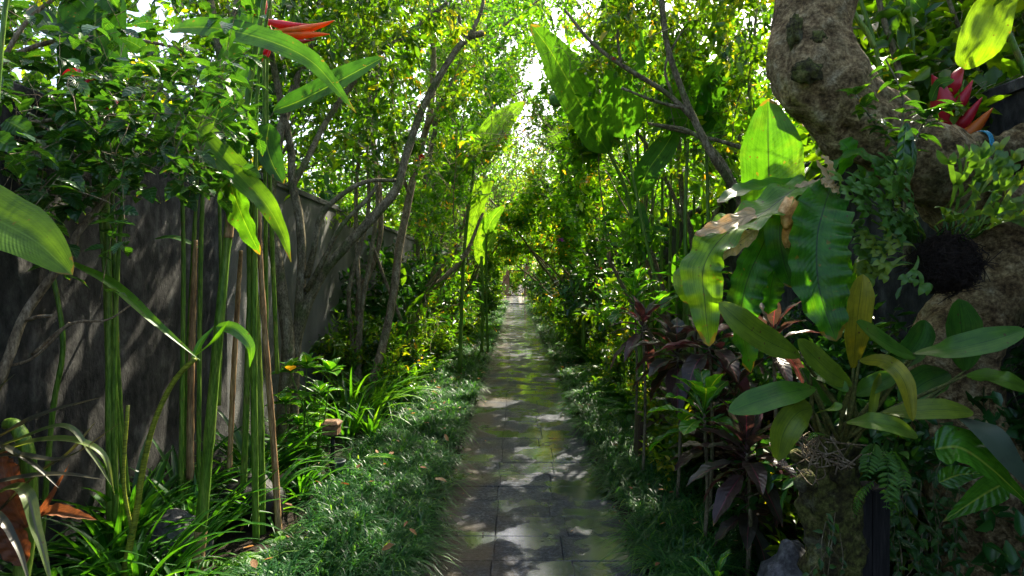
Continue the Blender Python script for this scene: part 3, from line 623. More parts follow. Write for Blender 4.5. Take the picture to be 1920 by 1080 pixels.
def u_cordyline(seed, canes, L, wd, m='purple_leaf', rnd=(.42, .22), n=14, H=.5, name='purple_cordyline'):
    rng = np.random.default_rng(seed); o = thing(name, 'x', 'plant'); st = MB(); lf = MB()
    for k in range(canes):
        a = rng.uniform(0, 6.28); h = H * rng.uniform(.5, 1.15); d = .18 * rng.uniform(.3, 1)
        top = np.array([math.cos(a) * d, math.sin(a) * d, h]); P = np.array([[0, 0, 0], top * [.3, .3, .5], top]); tube(st, P, [.012, .009], 6, n=7)
        rosette(lf, rng, top - [0, 0, .10], n, L, wd, 'lance', (-5, 80), 45, wave=.14, rnd=rnd, z=.14, petiole=.05, ang0=a)
    st.build('stem', M['bark'], o); lf.build('leaf_blades', M[m], o); return o
def fern_frond(mb, P, wd, nl=16, rnd=.5, n=18, ang=.55, lw=.3):
    P = spline(P, nl * 2 + 4); t = norm(np.gradient(P, axis=0)); side = norm(np.cross(t, [0, 0, 1.0]) + 1e-5); nn = np.cross(side, t)
    tube(mb, P, [.0022, .0008], 3, raw=True, cap=False)
    ix = np.linspace(2, len(P) - 2, nl).astype(int); v = ix / len(P); l = wd / 2 * np.sin(math.pi * np.clip(v * .85 + .12, 0, 1)) ** .8
    for s in (-1, 1):
        leaves(mb, P[ix], side[ix] * s + t[ix] * ang - nn[ix] * .15, nn[ix], l, l * lw, rnd, droop=.15)
def u_fern(seed, n, L, wd, el=(35, 80), droop=(60, 110), nl=20, name='fern'):
    rng = np.random.default_rng(seed); o = thing(name, 'x', 'fern'); mb = MB()
    for k in range(n): fern_frond(mb, arc((0, 0, .02), k * 2.4 + rng.normal(0, .2), L * rng.uniform(.6, 1.1), rng.uniform(*el), rng.uniform(*droop), 8, rng), wd * rng.uniform(.8, 1.1), nl, np.clip(rng.normal(.5, .2), 0, 1))
    mb.build('fronds', M['fern_leaf'], o); return o
def u_bush(seed, H, spr, L, Wd, per, m='tree_leaf', stems=5, lev=2, bright=.5, name='bush', hang=.1):
    T = Tree(seed); rng = T.rng
    for k in range(stems): T.limb((rng.normal(0, .05), rng.normal(0, .05), 0), np.array([*rng.normal(0, spr, 2), 1]), H * .6, .012, lev, .3, .6, (3, 5), .5)
    o = thing(name, 'x', 'shrub'); mb = MB(); T.mesh_branches(mb, 0, 5); mb.build('stem', M['bark'], o)
    mb = MB(); sh = SHAFTS[:]; SHAFTS.clear(); T.mesh_leaves(mb, per, L, Wd, jit=.03, bright=bright, hang=hang); SHAFTS.extend(sh); mb.build('crown', M[m], o); return o
def u_paddle(seed, n, H, L, wd, m='paddle_leaf', name='heliconia', fl=0):
    rng = np.random.default_rng(seed); o = thing(name, 'x', 'heliconia'); st = MB(); lf = MB()
    for k in range(n):
        a = rng.uniform(0, 6.28); b = np.array([math.cos(a), math.sin(a), 0]) * rng.uniform(.02, .16); h = H * rng.uniform(.45, 1)
        P = np.array([b, b * 1.3 + [0, 0, h * .5], b * 1.9 + [0, 0, h]]); tube(st, P, [.013, .007], 6, n=8)
        a2 = a + rng.normal(0, .6); Q = arc(P[-1], a2, L * rng.uniform(.7, 1.1), rng.uniform(45, 82), rng.uniform(40, 110), 8, rng)
        blade(lf, Q, wd * rng.uniform(.8, 1.1), 'paddle', fold=.3, wave=.05, wn=5, n=16, m=4, rnd=np.clip(rng.normal(.5, .25), 0, 1), ph=k)
    st.build('stalks', M['stalk'], o); lf.build('leaf_blades', M[m], o)
    if fl:
        fm = MB()
        for k in range(fl):
            z = H * .7 + k * .05; a = k * 3.14 + rng.normal(0, .2); blade(fm, arc((0, 0, z), a, .16, 50, -20, 5), .035, 'lance', fold=.9, n=7, m=2, rnd=rng.uniform())
        tube(fm, [(0, 0, H * .4), (0, 0, H * .75 + fl * .05)], .006, 5); fm.build('flower', M['red'], o)
    return o

ALONG = {-1: 'grey wall', 1: 'dark wall'}
def understorey():
    rng = np.random.default_rng(9)
    kinds = {
        'lily': (u_strap(21, 46, .75, .028), 'spider lily clump of long arching strap leaves', 'spider lilies in the beds'),
        'lily2': (u_strap(22, 40, .60, .035, el=(60, 88), droop=(30, 90)), 'upright clump of broad strap leaves', 'upright strap leaf clumps in the beds'),
        'cord': (u_cordyline(31, 4, .34, .085), 'dusky purple cordyline with spreading glossy leaves', 'purple cordylines beside the dark wall'),
        'fern': (u_fern(41, 22, .75, .26), 'green fern with arching feathery fronds', 'ferns edging the path'),
        'bush': (u_bush(51, 1.0, .45, .075, .036, 16, 'tree_leaf'), 'leafy green bush with small oval leaves', 'small leaved bushes in the beds'),
        'bright': (u_bush(52, 1.2, .4, .09, .026, 18, 'bright_leaf', bright=.55), 'yellow green bush with narrow sunlit leaves', 'yellow green bushes in the beds'),
        'dark': (u_bush(53, 1.5, .35, .10, .05, 14, 'dark_leaf'), 'dark glossy bush with drooping oval leaves', 'dark glossy bushes in the beds', ),
        'hel': (u_paddle(61, 12, 1.6, .8, .17), 'heliconia clump with tall upright paddle leaves', 'heliconia clumps in the beds'),
        'helf': (u_paddle(62, 10, 1.9, .7, .15, 'far_paddle', fl=6), 'heliconia clump with red flower bracts', 'flowering heliconias in the beds'),
        'croton': (u_cordyline(32, 3, .30, .10, 'croton_leaf', (.5, .25), 12, .35, 'croton'), 'low croton with pale veined bright green leaves', 'bright green crotons in the beds'),
    }
    used = set(); count = {}
    def put(kind, x, y, sc=1):
        o, d, g = kinds[kind]; s = -1 if x < 0 else 1; key = (kind, s); n = count[key] = count.get(key, 0) + 1
        lab = f"{d}, {ordn(n - 1)} along the {ALONG[s]}" if y < 16 and n <= 20 else f"{d}, far down the path by the {ALONG[s]}"
        g2 = g if y < 16 else g + ' far down the path'
        if kind not in used:
            used.add(kind); o.location = (x, y, 0); o.rotation_euler[2] = rng.uniform(0, 6); o.scale = (sc,) * 3; o['label'] = lab; o['group'] = g2
        else: dup(o, (x, y, 0), rng.uniform(0, 6.28), sc, lab, g2)
    # left bed, near to far
    for k, x, y, s in [('lily', -1.62, 6.0, 1.25), ('lily', -1.55, 7.0, 1.3), ('lily', -1.8, 6.5, 1.35), ('lily2', -1.5, 6.5, 1.2), ('lily2', -1.35, 5.7, .8), ('lily', -1.55, 8.1, .95), ('bright', -1.85, 7.0, .85), ('lily2', -2.0, 6.2, 1), ('dark', -2.0, 8.6, 1.2), ('hel', -1.8, 9.6, 1.1), ('bush', -1.6, 9.0, .8),
                       ('lily', -1.45, 9.8, .9), ('dark', -1.75, 10.8, 1.1), ('helf', -1.5, 11.6, 1.25), ('bush', -1.4, 11.0, .7), ('lily2', -1.35, 12.3, .9), ('bright', -1.65, 12.8, 1.2), ('hel', -1.9, 13.6, 1.2), ('bush', -1.35, 14, .8), ('fern', -1.3, 13.2, .8),
                       ('dark', -1.6, 7.7, .6), ('fern', -1.25, 10.6, .6), ('lily', -1.9, 5.2, .9)]: put(k, x, y, s)
    for k, x, y, s in [('fern', 1.45, 8.0, 1.0), ('fern', 1.5, 9.4, .9), ('croton', 1.5, 5.4, .9), ('cord', 1.75, 5.0, 1.1), ('cord', 1.6, 5.9, 1.0), ('cord', 2.0, 6.8, 1.3), ('bright', 1.5, 6.9, .75), ('croton', 1.8, 7.6, 1.2), ('dark', 1.9, 8.8, 1.2), ('hel', 1.95, 7.4, 1.15), ('lily2', 1.7, 8.4, 1),
                       ('fern', 1.6, 11.0, 1.1), ('bush', 1.55, 10.2, .9), ('hel', 1.9, 10.3, 1.2), ('dark', 1.8, 12, 1.2), ('bush', 1.5, 12.3, .9), ('fern', 1.5, 13.6, 1), ('bright', 1.55, 13, .8), ('helf', 1.9, 13.4, 1.3), ('bush', 1.8, 14.8, 1.2), ('bush', 1.8, 9.4, 1.1), ('cord', 1.55, 7.2, .8), ('lily', 1.35, 10.0, .7)]: put(k, x, y, s)
    for k, x, y, s in [('lily', -1.4, 7.3, .8), ('bright', -1.5, 7.9, .8), ('lily2', -1.4, 8.7, .9), ('bush', -1.4, 10.1, .9), ('bright', -1.5, 9.4, .9), ('lily', -1.35, 11.4, .9), ('dark', -2.0, 9.8, 1.3), ('bright', -1.9, 11.8, 1.5), ('bush', -1.8, 12.3, 1.4), ('dark', -2.0, 13, 1.5), ('hel', -1.6, 8.3, .8), ('bush', -1.9, 7.4, 1.1), ('croton', -1.45, 7.7, .8), ('bright', -2.0, 10.4, 1.5), ('dark', -1.75, 14.2, 1.5), ('bright', -1.45, 14.5, 1)]: put(k, x, y, s)
    for k, x, y, s in [('fern', 1.3, 6.4, .85), ('fern', 1.3, 7.3, .9), ('fern', 1.35, 8.7, 1), ('fern', 1.35, 10.5, 1.1), ('fern', 2.0, 8.2, 1.5), ('fern', 2.0, 6.2, 1.3), ('bush', 1.45, 6.2, .8), ('bush', 1.45, 7.7, .9), ('bright', 1.4, 8.3, .6), ('bright', 1.4, 6.0, .6), ('lily', 1.4, 9.1, .9), ('bush', 1.5, 11.4, 1), ('dark', 1.95, 10.8, 1.5), ('dark', 1.95, 9.8, 1.4), ('bush', 2.0, 7.8, 1.5), ('bright', 1.7, 11.6, 1.2), ('bush', 2.0, 12.8, 1.6), ('dark', 1.9, 14.2, 1.5), ('fern', 1.4, 12.6, 1.1), ('fern', 1.4, 14.4, 1.1), ('croton', 1.5, 8.0, 1), ('lily2', 1.9, 5.3, 1.1), ('bright', 2.0, 9.0, 1.4)]: put(k, x, y, s)
    y = 14.8; ks = ['bush', 'bright', 'dark', 'fern', 'hel', 'bush', 'lily', 'bright', 'helf', 'dark']; i = 0
    while y < 46:
        for s in (-1, 1):
            k = ks[(i * 3 + (s > 0) * 4) % 10]; put(k, s * (1.45 + (.1 if s > 0 else 0)) + rng.normal(0, .08), y + rng.uniform(-.3, .3), rng.uniform(.8, 1.2) * (1 + .006 * y))
            k = ks[(i * 7 + 3 + (s > 0)) % 10]; put(k, s * 1.95, y + rng.uniform(-.3, .3), rng.uniform(1.1, 1.5))
            i += 1
        y += .9 + y * .035
understorey()

# ------------------------------------------------------------------ near trees of the left bed
def px_tubes(mb, lims, sides=10, rough=.12, seed=0, tw=None):
    for l, r in lims:
        P = pts(l); d = np.mean([p[2] for p in l]); tube(mb, P, [.70 * x * d / F for x in r], sides, n=len(l) * 5, rough=rough, seed=seed)
        if tw is not None: tw.append(P)
def twig_sites(rng, boxes):
    """short twigs scattered in boxes (pixel range x depth range), each a polyline of six points"""
    out = []
    for x0, x1, y0, y1, d0, d1, n in boxes:
        for k in range(n):
            p = at(rng.uniform(x0, x1), rng.uniform(y0, y1), rng.uniform(d0, d1)); d = norm(rng.normal(0, 1, 3) * [1, 1, .5]); l = rng.uniform(.15, .4)
            out.append(np.array([p + d * l * t + np.array([0, 0, -.08 * t * t]) for t in np.linspace(0, 1, 6)]))
    return np.array(out)
def connect(mb, tw, LP, rng, r0=.008, r1=.0016):
    """join scattered twigs to the limbs the way a crown grows: nearest first, each onto the closest wood already there"""
    d0 = np.array([np.linalg.norm(LP - q[0], axis=1).min() for q in tw]); W_ = [p for p in LP]
    for k in np.argsort(d0):
        q = tw[k]; A = np.array(W_); dd = np.linalg.norm(A - q[0] + [0, 0, .12], axis=1); a = A[int(np.argmin(dd))]; L = np.linalg.norm(q[0] - a)
        md = (a + q[0]) / 2 + rng.normal(0, .10 * L + .01, 3); r = r1 + (r0 - r1) * min(1, L / 1.0)
        P = spline(np.array([a, md, q[0], q[2], q[5]]), 14); tube(mb, P, [r, r * .5, r1], 4, raw=True, cap=False); W_ += [P[4], P[8], P[11]]
def near_tree(name, label, cat, base, lims, boxes, bark, lm, per, L, Wd, seed, bright=.45, group=None, sides=10, jit=.032):
    o = thing(name, label, cat, base, group); rng = np.random.default_rng(seed); mb = MB(); px_tubes(mb, lims, sides, seed=seed)
    tw = twig_sites(rng, boxes)
    connect(mb, tw, np.vstack([spline(pts(l), 24) for l, r in lims]), rng)
    mb.build('trunk', M[bark], o)
    T = Tree(seed); T.tw = []; mb = MB(); T.mesh_leaves(mb, per, L * 1.08, Wd * 1.08, jit=jit, bright=bright, extra=tw, keep=open_slot); mb.build('crown', M[lm], o); return o

near_tree('tree', 'dark many-branched tree beside the grey wall with one long limb slanting over the bed', 'tree', at(548, 870, 5),
  [([(548, 875, 5), (552, 700, 5), (560, 600, 5), (566, 480, 5), (560, 400, 5), (548, 345, 5), (545, 280, 5), (525, 180, 4.9), (500, 60, 4.8), (480, -60, 4.8)], (15, 12, 11, 9, 6)),
   ([(520, 900, 4.9), (532, 760, 4.9), (540, 640, 4.9), (520, 500, 4.9), (505, 400, 4.9), (515, 300, 4.9), (540, 200, 5), (590, 60, 5.1), (610, -50, 5.2)], (18, 17, 16, 14, 11, 9)),
   ([(535, 800, 5), (560, 620, 5), (600, 520, 5.05), (650, 460, 5.1), (715, 390, 5.2), (745, 350, 5.3), (762, 290, 5.4), (792, 205, 5.5), (835, 125, 5.6), (872, 75, 5.7), (905, 62, 5.8)], (13, 13, 12, 12, 11, 10, 9, 9)),
   ([(872, 78, 5.7), (860, 30, 5.7), (868, -40, 5.8)], (7, 4)), ([(880, 70, 5.7), (905, 10, 5.8), (900, -50, 5.9)], (6, 4)),
   ([(575, 520, 5), (588, 470, 4.95), (602, 405, 4.95), (645, 362, 5), (690, 340, 5.1), (742, 338, 5.2)], (8, 7, 5)),
   ([(575, 545, 5), (600, 500, 4.9), (640, 425, 4.9), (690, 372, 5), (708, 345, 5)], (8, 6, 5)),
   ([(548, 350, 5), (575, 300, 5.1), (620, 215, 5.3), (700, 110, 5.5), (770, 60, 5.6), (845, 0, 5.7)], (8, 7, 7, 6)),
   ([(425, 160, 4.5), (405, 60, 4.5), (385, -40, 4.5)], (12, 10)), ([(515, 300, 4.9), (460, 210, 4.7), (425, 130, 4.5), (440, 40, 4.4), (450, -40, 4.4)], (10, 9, 8))],
  [(560, 960, -60, 60, 4.6, 6.2, 90), (380, 700, -60, 120, 4.3, 5.6, 90), (560, 900, 60, 200, 5.4, 6.6, 46), (560, 780, 200, 330, 5.6, 6.6, 34), (150, 1000, -420, -40, 4.4, 7, 150)], 'bark', 'tree_leaf', 26, .07, .034, 201, .45)  # last box: unseen canopy above the frame, added to shade the near left wall
near_tree('tree', 'cluster of slim pale upright stems rising by the grey wall', 'tree', at(664, 775, 7),
  [([(664, 775, 7), (670, 640, 7), (674, 560, 7), (668, 450, 7), (668, 350, 7), (675, 250, 7), (662, 130, 7), (650, 0, 7.1)], (8, 6, 5, 4)),
   ([(672, 778, 7), (676, 600, 7), (695, 480, 7), (708, 380, 7), (700, 290, 7), (690, 180, 7)], (8, 6, 5)),
   ([(668, 770, 7.1), (672, 560, 7.1), (690, 520, 7.1), (712, 450, 7.1), (712, 360, 7.1), (700, 240, 7.2), (712, 90, 7.3)], (8, 7, 7, 5)),
   ([(655, 770, 7), (660, 640, 7), (655, 540, 7), (690, 400, 7), (688, 250, 7), (700, 120, 7), (715, -20, 7)], (7, 6, 5, 4)),
   ([(700, 460, 7), (720, 520, 7.1), (752, 600, 7.3)], (4, 5))],
  [(600, 800, 80, 330, 6.2, 8, 70), (600, 780, -60, 80, 6.4, 8, 60), (640, 800, 330, 420, 7.4, 8.4, 22)], 'pale_bark', 'bright_leaf', 22, .07, .03, 202, .5, sides=8)
near_tree('tree', 'single pale leaning trunk lit on one side, between the slim stems and the path', 'tree', at(676, 790, 6.7),
  [([(676, 790, 6.7), (700, 710, 6.8), (722, 630, 7), (738, 550, 7.1), (748, 470, 7.2), (765, 380, 7.3), (785, 290, 7.4), (808, 200, 7.5), (812, 80, 7.6), (800, -40, 7.7)], (13, 11, 11, 10, 9, 7)),
   ([(770, 370, 7.3), (745, 300, 7.2), (735, 210, 7.1), (738, 100, 7)], (6, 4)), ([(800, 240, 7.4), (850, 150, 7.5), (880, 60, 7.6)], (6, 4)),
   ([(812, 540, 8.6), (870, 480, 8.8), (905, 400, 9)], (7, 4))],
  [(720, 930, 120, 330, 6.8, 8.6, 90), (740, 960, -60, 120, 6.8, 8.6, 90), (760, 900, 330, 480, 8, 9.4, 50)], 'pale_bark', 'bright_leaf', 22, .07, .032, 203, .5, sides=9)
near_tree('tree', 'tree whose thin limbs cross over the path and leave only a small bright gap', 'tree', at(770, 700, 11),
  [([(770, 720, 11), (775, 560, 11), (790, 400, 11), (815, 250, 11.2), (860, 130, 11.5), (930, 60, 12), (1010, 0, 12.4)], (9, 8, 7, 5, 3)), ([(790, 400, 11), (840, 290, 11.4), (910, 210, 11.8), (980, 170, 12.2)], (5, 3)), ([(815, 250, 11.2), (810, 120, 11.2), (830, -20, 11.4)], (5, 3))],
  [(810, 930, -40, 270, 9.5, 14, 110), (925, 1010, 110, 300, 10, 15, 85), (1000, 1090, -40, 220, 9.5, 14, 85), (925, 1000, -60, 20, 10, 14, 30), (560, 820, -60, 200, 9, 13, 80), (1090, 1300, -60, 200, 9, 13, 60)], 'bark', 'bright_leaf', 26, .12, .06, 208, .5, sides=7, jit=.07)
near_tree('tree', 'greyish branching shrub tree leaning in from the dark wall', 'tree', at(1405, 800, 4.6),
  [([(1405, 830, 4.6), (1400, 600, 4.5), (1390, 400, 4.4), (1372, 350, 4.3), (1335, 290, 4.2), (1302, 225, 4.2), (1275, 160, 4.2), (1250, 80, 4.2), (1238, -30, 4.2)], (11, 10, 10, 8, 7)),
   ([(1302, 225, 4.2), (1250, 175, 4.2), (1170, 125, 4.2), (1110, 80, 4.3), (1060, 20, 4.4)], (7, 6, 4)),
   ([(1290, 205, 4.2), (1230, 190, 4.15), (1165, 165, 4.1)], (5, 3)), ([(1260, 178, 4.2), (1248, 120, 4.2), (1290, 40, 4.2)], (4, 3)),
   ([(1388, 365, 4.5), (1345, 290, 4.6), (1290, 245, 4.8), (1215, 232, 4.9)], (7, 6, 4)), ([(1400, 280, 4.6), (1340, 262, 4.8), (1230, 235, 5)], (6, 4)),
   ([(1165, 120, 4.2), (1158, 60, 4.2), (1170, -30, 4.3)], (4, 3))],
  [(1020, 1420, -80, 60, 3.8, 5.4, 120), (1040, 1440, 60, 160, 4.4, 6, 60), (1260, 1460, 150, 300, 5.2, 6.4, 40), (1000, 1900, -450, -60, 4, 6.5, 160)], 'bark', 'tree_leaf', 24, .065, .034, 204, .45)  # last box of twigs hangs out of view, added to shade the right foreground
near_tree('tree', 'leafy tree with thin crossing branches beside the heliconias near the dark wall', 'tree', at(1330, 780, 6.3),
  [([(1330, 790, 6.3), (1310, 600, 6.3), (1298, 450, 6.3), (1280, 380, 6.3), (1272, 250, 6.3), (1260, 100, 6.4), (1270, -40, 6.5)], (9, 8, 6, 4)),
   ([(1290, 430, 6.3), (1230, 300, 6.5), (1150, 180, 6.8), (1100, 60, 7)], (6, 4)), ([(1300, 480, 6.3), (1350, 380, 6.3), (1400, 200, 6.4), (1420, 0, 6.5)], (6, 4))],
  [(1010, 1400, -80, 110, 5.6, 8, 130), (1040, 1420, 110, 330, 6.6, 8.2, 90), (1080, 1300, 330, 430, 7, 8.4, 26)], 'bark', 'bright_leaf', 24, .08, .038, 205, .42)

# upper left: hibiscus shrub overhanging the frame
def hibiscus():
    o = thing('hibiscus_shrub', 'hibiscus shrub with toothed green leaves and a thick pale crooked branch near the camera', 'shrub', at(-80, 1100, 2.3)); rng = np.random.default_rng(301)
    mb = MB()
    L_ = [([(-90, 1150, 2.3), (-60, 850, 2.3), (5, 700, 2.35), (42, 600, 2.4), (92, 525, 2.45), (132, 478, 2.5), (145, 438, 2.5), (188, 385, 2.55), (218, 330, 2.6)], (14, 13, 11, 9, 9)),
          ([(60, 665, 2.4), (130, 608, 2.4), (200, 600, 2.4), (245, 572, 2.45)], (4, 2)), ([(-10, 690, 2.4), (60, 672, 2.4), (130, 605, 2.4)], (4, 3)), ([(50, 600, 2.4), (72, 594, 2.35), (97, 592, 2.3)], (5, 4)),
          ([(-60, 850, 2.3), (-120, 500, 2.4), (-80, 250, 2.6), (0, 120, 2.9), (150, 70, 3.1), (330, 90, 3.3), (420, 150, 3.4)], (12, 8, 6, 4)),
          ([(-80, 250, 2.6), (60, 230, 2.7), (200, 215, 2.9), (330, 230, 3.1)], (6, 4)), ([(0, 120, 2.9), (60, 30, 3), (160, -40, 3.2)], (6, 4)),
          ([(218, 330, 2.6), (260, 280, 2.7), (300, 200, 2.8)], (4, 2)), ([(188, 385, 2.55), (110, 330, 2.5), (60, 250, 2.5)], (4, 2))]
    px_tubes(mb, L_, 10, .12, 3)
    LP = np.vstack([spline(pts(l), 20) for l, r in L_[4:]]); lf = MB()
    boxes = [(-60, 420, 120, 300, 2.3, 3.3, 125), (-60, 240, 280, 410, 2.2, 2.8, 22), (-60, 520, -60, 120, 2.8, 3.9, 60), (230, 400, 240, 320, 2.7, 3.2, 16)]
    tw = twig_sites(rng, boxes)
    connect(mb, tw, LP, rng, .006, .0014)
    for q in tw:
        for k in range(9):
            t = rng.uniform(.1, 1) * 4.99; i = int(t); p = q[i] * (1 - t + i) + q[i + 1] * (t - i) + rng.normal(0, .02, 3)
            if not shaft_keep(p[None])[0]: continue
            az = rng.uniform(0, 6.28); l = rng.uniform(.055, .105)
            P = arc(p, az, l, rng.uniform(-40, 15), rng.uniform(20, 50), 5)
            blade(lf, P, l * .62, 'ovate', up=norm(rng.normal(0, .35, 3) + [0, 0, 1]), fold=.25, wave=.06, wn=2, n=9, m=4, rnd=1 if rng.uniform() < .012 else np.clip(rng.normal(.42, .2), 0, .93), serr=.07)
    # the single leaves that hang clear of the shrub
    for a, b, w, d in [((120, 345), (148, 395), 42, 2.45), ((118, 235), (170, 285), 60, 2.4), ((185, 250), (220, 300), 36, 2.5), ((172, 300), (200, 350), 36, 2.5), ((35, 290), (60, 355), 50, 2.4), ((80, 280), (135, 305), 40, 2.45), ((10, 225), (70, 265), 44, 2.4), ((-20, 255), (35, 290), 44, 2.3)]:
        P = pts([(*a, d), ((a[0] + b[0]) / 2 + 3, (a[1] + b[1]) / 2 - 2, d - .02), (*b, d - .05)]); blade(lf, P, w * d / F, 'ovate', up=(.1, -.9, .5), fold=.2, n=15, m=4, rnd=.6, serr=.06)
    mb.build('trunk', M['pale_bark'], o); lf.build('crown', M['hibiscus_leaf'], o)
    fl = MB()
    for x, y, d in [(145, 130, 2.8), (180, 150, 2.8), (185, 190, 2.85), (205, 185, 2.85), (248, 240, 2.9)]:
        for k in range(3): blade(fl, arc(at(x, y, d), rng.uniform(0, 6), .075, -20, 40, 5), .022, 'lance', fold=.7, n=7, m=2, rnd=rng.uniform(0, .4))
    fl.build('flower', M['red'], o)
hibiscus()

# ------------------------------------------------------------------ tall heliconia clumps on the left
def pblade(mb, l, wpx, shape='paddle', up=(0, -1, .3), d=None, **k):
    P = pts(l); d = np.mean([p[2] for p in l]); blade(mb, P, wpx * d / F, shape, up=up, **{**dict(n=30, m=6, fold=.2), **k})
def heliconia(name, label, base, stalks, lf, fl=None, group='tall heliconia clumps beside the grey wall'):
    o = thing(name, label, 'heliconia', base, group)
    for l, r, dry in stalks:
        mb = MB(); d = np.mean([p[2] for p in l]); P = spline(pts(l), 70); rr = np.interp(np.linspace(0, 1, 70), np.linspace(0, 1, len(r)), r) * .82 * d / F
        ph = np.cumsum(np.random.default_rng(int(l[0][0])).uniform(.5, 1.5, 70)) * .105; rr = rr * (1.07 - .16 * (ph % 1.0)); tube(mb, P, rr, 10, raw=True, rough=.05, seed=3)
        # sheath overlaps show as faint rings
        mb.build('stalk', M['stalk_dry' if dry else 'stalk'], o)
    for l, w, kw in lf:
        mb = MB(); pblade(mb, l, w, **kw); q = mb.build('leaf', M['paddle_leaf'], o)
    if fl:
        fl(o)
        for l, r in [([(366, 1100, 3.05), (372, 1040, 3.05), (377, 995, 3.05)], 13.5), ([(428, 446, 3.0), (431, 415, 3.0), (436, 372, 2.98)], 9.2)]:
            mb = MB(); tube(mb, pts(l), [r * .9 * 3 / F, r * .84 * 3 / F], 12, n=20, rough=.08, seed=7); mb.build('dry_sheath', M['stalk_dry'], o)
    return o
def claw(mb, l, w, rnd=.3, up=(0, -1, .5)):
    P = pts(l); d = np.mean([p[2] for p in l]); w = w * d / F; tube(mb, P, [w * .22, w * .50, w * .58, w * .44, w * .26, w * .03], 12, n=18, flat=.8, rnd=rnd, rough=.08)
def fl1(o):
    r, g = MB(), MB()
    for l, w, c in [([(500, 40, 3.3), (540, 48, 3.25), (585, 46, 3.2)], 17, 0), ([(515, 58, 3.3), (560, 56, 3.2), (600, 48, 3.15), (628, 38, 3.1)], 15, 1), ([(520, 66, 3.3), (570, 65, 3.2), (618, 64, 3.1)], 17, 1), ([(525, 76, 3.3), (560, 78, 3.2), (590, 75, 3.1)], 10, 0), ([(478, 28, 3.3), (462, 12, 3.3), (450, -4, 3.3)], 13, 0), ([(505, 85, 3.3), (492, 105, 3.3), (485, 128, 3.3)], 10, 0)]:
        claw([r, g][c], l, w, .85 if c else .3)
    px_tubes(r, [([(495, -20, 3.3), (502, 40, 3.3), (512, 70, 3.3), (500, 110, 3.3)], (4, 4))], 6, 0)
    r.build('flower', M['red'], o); g.build('flower', M['orange'], o)
heliconia('heliconia', 'tallest heliconia with the thick green stalk nearest the camera and red orange flower on top', at(368, 1095, 3.05),
  [([(366, 1100, 3.05), (385, 900, 3.05), (408, 640, 3.0), (432, 400, 3.0), (462, 200, 2.95), (500, -30, 2.9)], (13, 13, 11, 9, 7, 5), 0),
   ([(480, 1015, 3.4), (476, 700, 3.35), (478, 400, 3.3), (484, 150, 3.2), (512, -30, 3.1)], (8, 8, 6, 4, 3), 0)],
  [([(318, 58, 2.9), (340, 52, 2.85), (400, 52, 2.8), (470, 66, 2.75), (540, 90, 2.7), (590, 120, 2.7), (630, 165, 2.7), (668, 212, 2.7)], 52, dict(fold=.15, wave=.06, up=(.15, -1, .45), rnd=.4, shape='lance')),
   ([(250, 210, 3.0), (300, 218, 2.95), (350, 232, 2.9), (400, 275, 2.85), (450, 330, 2.85), (500, 385, 2.85), (530, 440, 2.9), (546, 492, 2.9)], 54, dict(fold=.25, wave=.12, up=(.5, -1, .35), rnd=.6, shape='lance')),
   ([(455, 270, 3.0), (432, 330, 2.95), (452, 400, 2.95), (488, 478, 2.95)], 62, dict(fold=.25, wave=.14, up=(-.4, -.8, .3), rnd=.55))], fl1)
heliconia('heliconia', 'heliconia clump of tan and green stalks standing behind the thickest stalk', at(505, 1010, 3.6),
  [([(492, 1040, 3.6), (488, 800, 3.6), (482, 620, 3.6), (474, 440, 3.55), (470, 300, 3.5)], (9, 9, 8, 5, 3), 0), ([(525, 1030, 3.6), (512, 820, 3.6), (498, 640, 3.55), (488, 480, 3.5), (486, 380, 3.5)], (8, 7, 6, 4), 1),
   ([(452, 1020, 3.65), (462, 760, 3.6), (468, 560, 3.6), (466, 420, 3.6)], (7, 7, 5), 0), ([(520, 700, 3.8), (512, 500, 3.7), (506, 340, 3.6), (500, 160, 3.5), (508, 0, 3.4)], (5, 5, 4, 3), 0), ([(500, 700, 3.7), (498, 440, 3.6), (496, 250, 3.5), (494, 60, 3.4)], (5, 4, 4), 0),
   ([(430, 880, 3.8), (438, 700, 3.8), (446, 560, 3.8), (452, 470, 3.75)], (6, 6, 4), 1)],
  [([(512, 208, 3.5), (560, 190, 3.45), (620, 160, 3.4), (680, 128, 3.4), (722, 106, 3.4)], 52, dict(up=(.1, -.9, .5), fold=.25, rnd=.2)),
   ([(505, 232, 3.4), (500, 270, 3.4), (512, 310, 3.4), (532, 345, 3.4)], 46, dict(up=(.5, -.9, .2), fold=.25, rnd=.05)),
   ([(290, 448, 3.6), (330, 446, 3.6), (382, 468, 3.6)], 14, dict(up=(0, -.5, .9), rnd=.3))])
heliconia('heliconia', 'heliconia clump with one rusty brown stalk in front of the grey wall', at(352, 860, 3.6),
  [([(345, 1010, 3.6), (352, 700, 3.6), (362, 480, 3.6), (372, 300, 3.6)], (6, 6, 5, 3), 0), ([(356, 900, 3.6), (358, 700, 3.6), (362, 560, 3.6), (366, 450, 3.6)], (9, 8, 7, 5), 1), ([(338, 990, 3.5), (342, 700, 3.5), (344, 480, 3.5), (340, 300, 3.5)], (6, 5, 4), 0),
   ([(372, 940, 3.6), (374, 640, 3.6), (378, 420, 3.6), (384, 300, 3.6)], (5, 5, 4), 0), ([(410, 760, 3.9), (414, 560, 3.9), (412, 400, 3.9), (410, 280, 3.9)], (5, 4, 3), 0)],
  [([(375, 300, 3.6), (420, 180, 3.6), (470, 60, 3.6), (480, -60, 3.6)], 70, dict(up=(.3, -.9, .3), rnd=.15))])
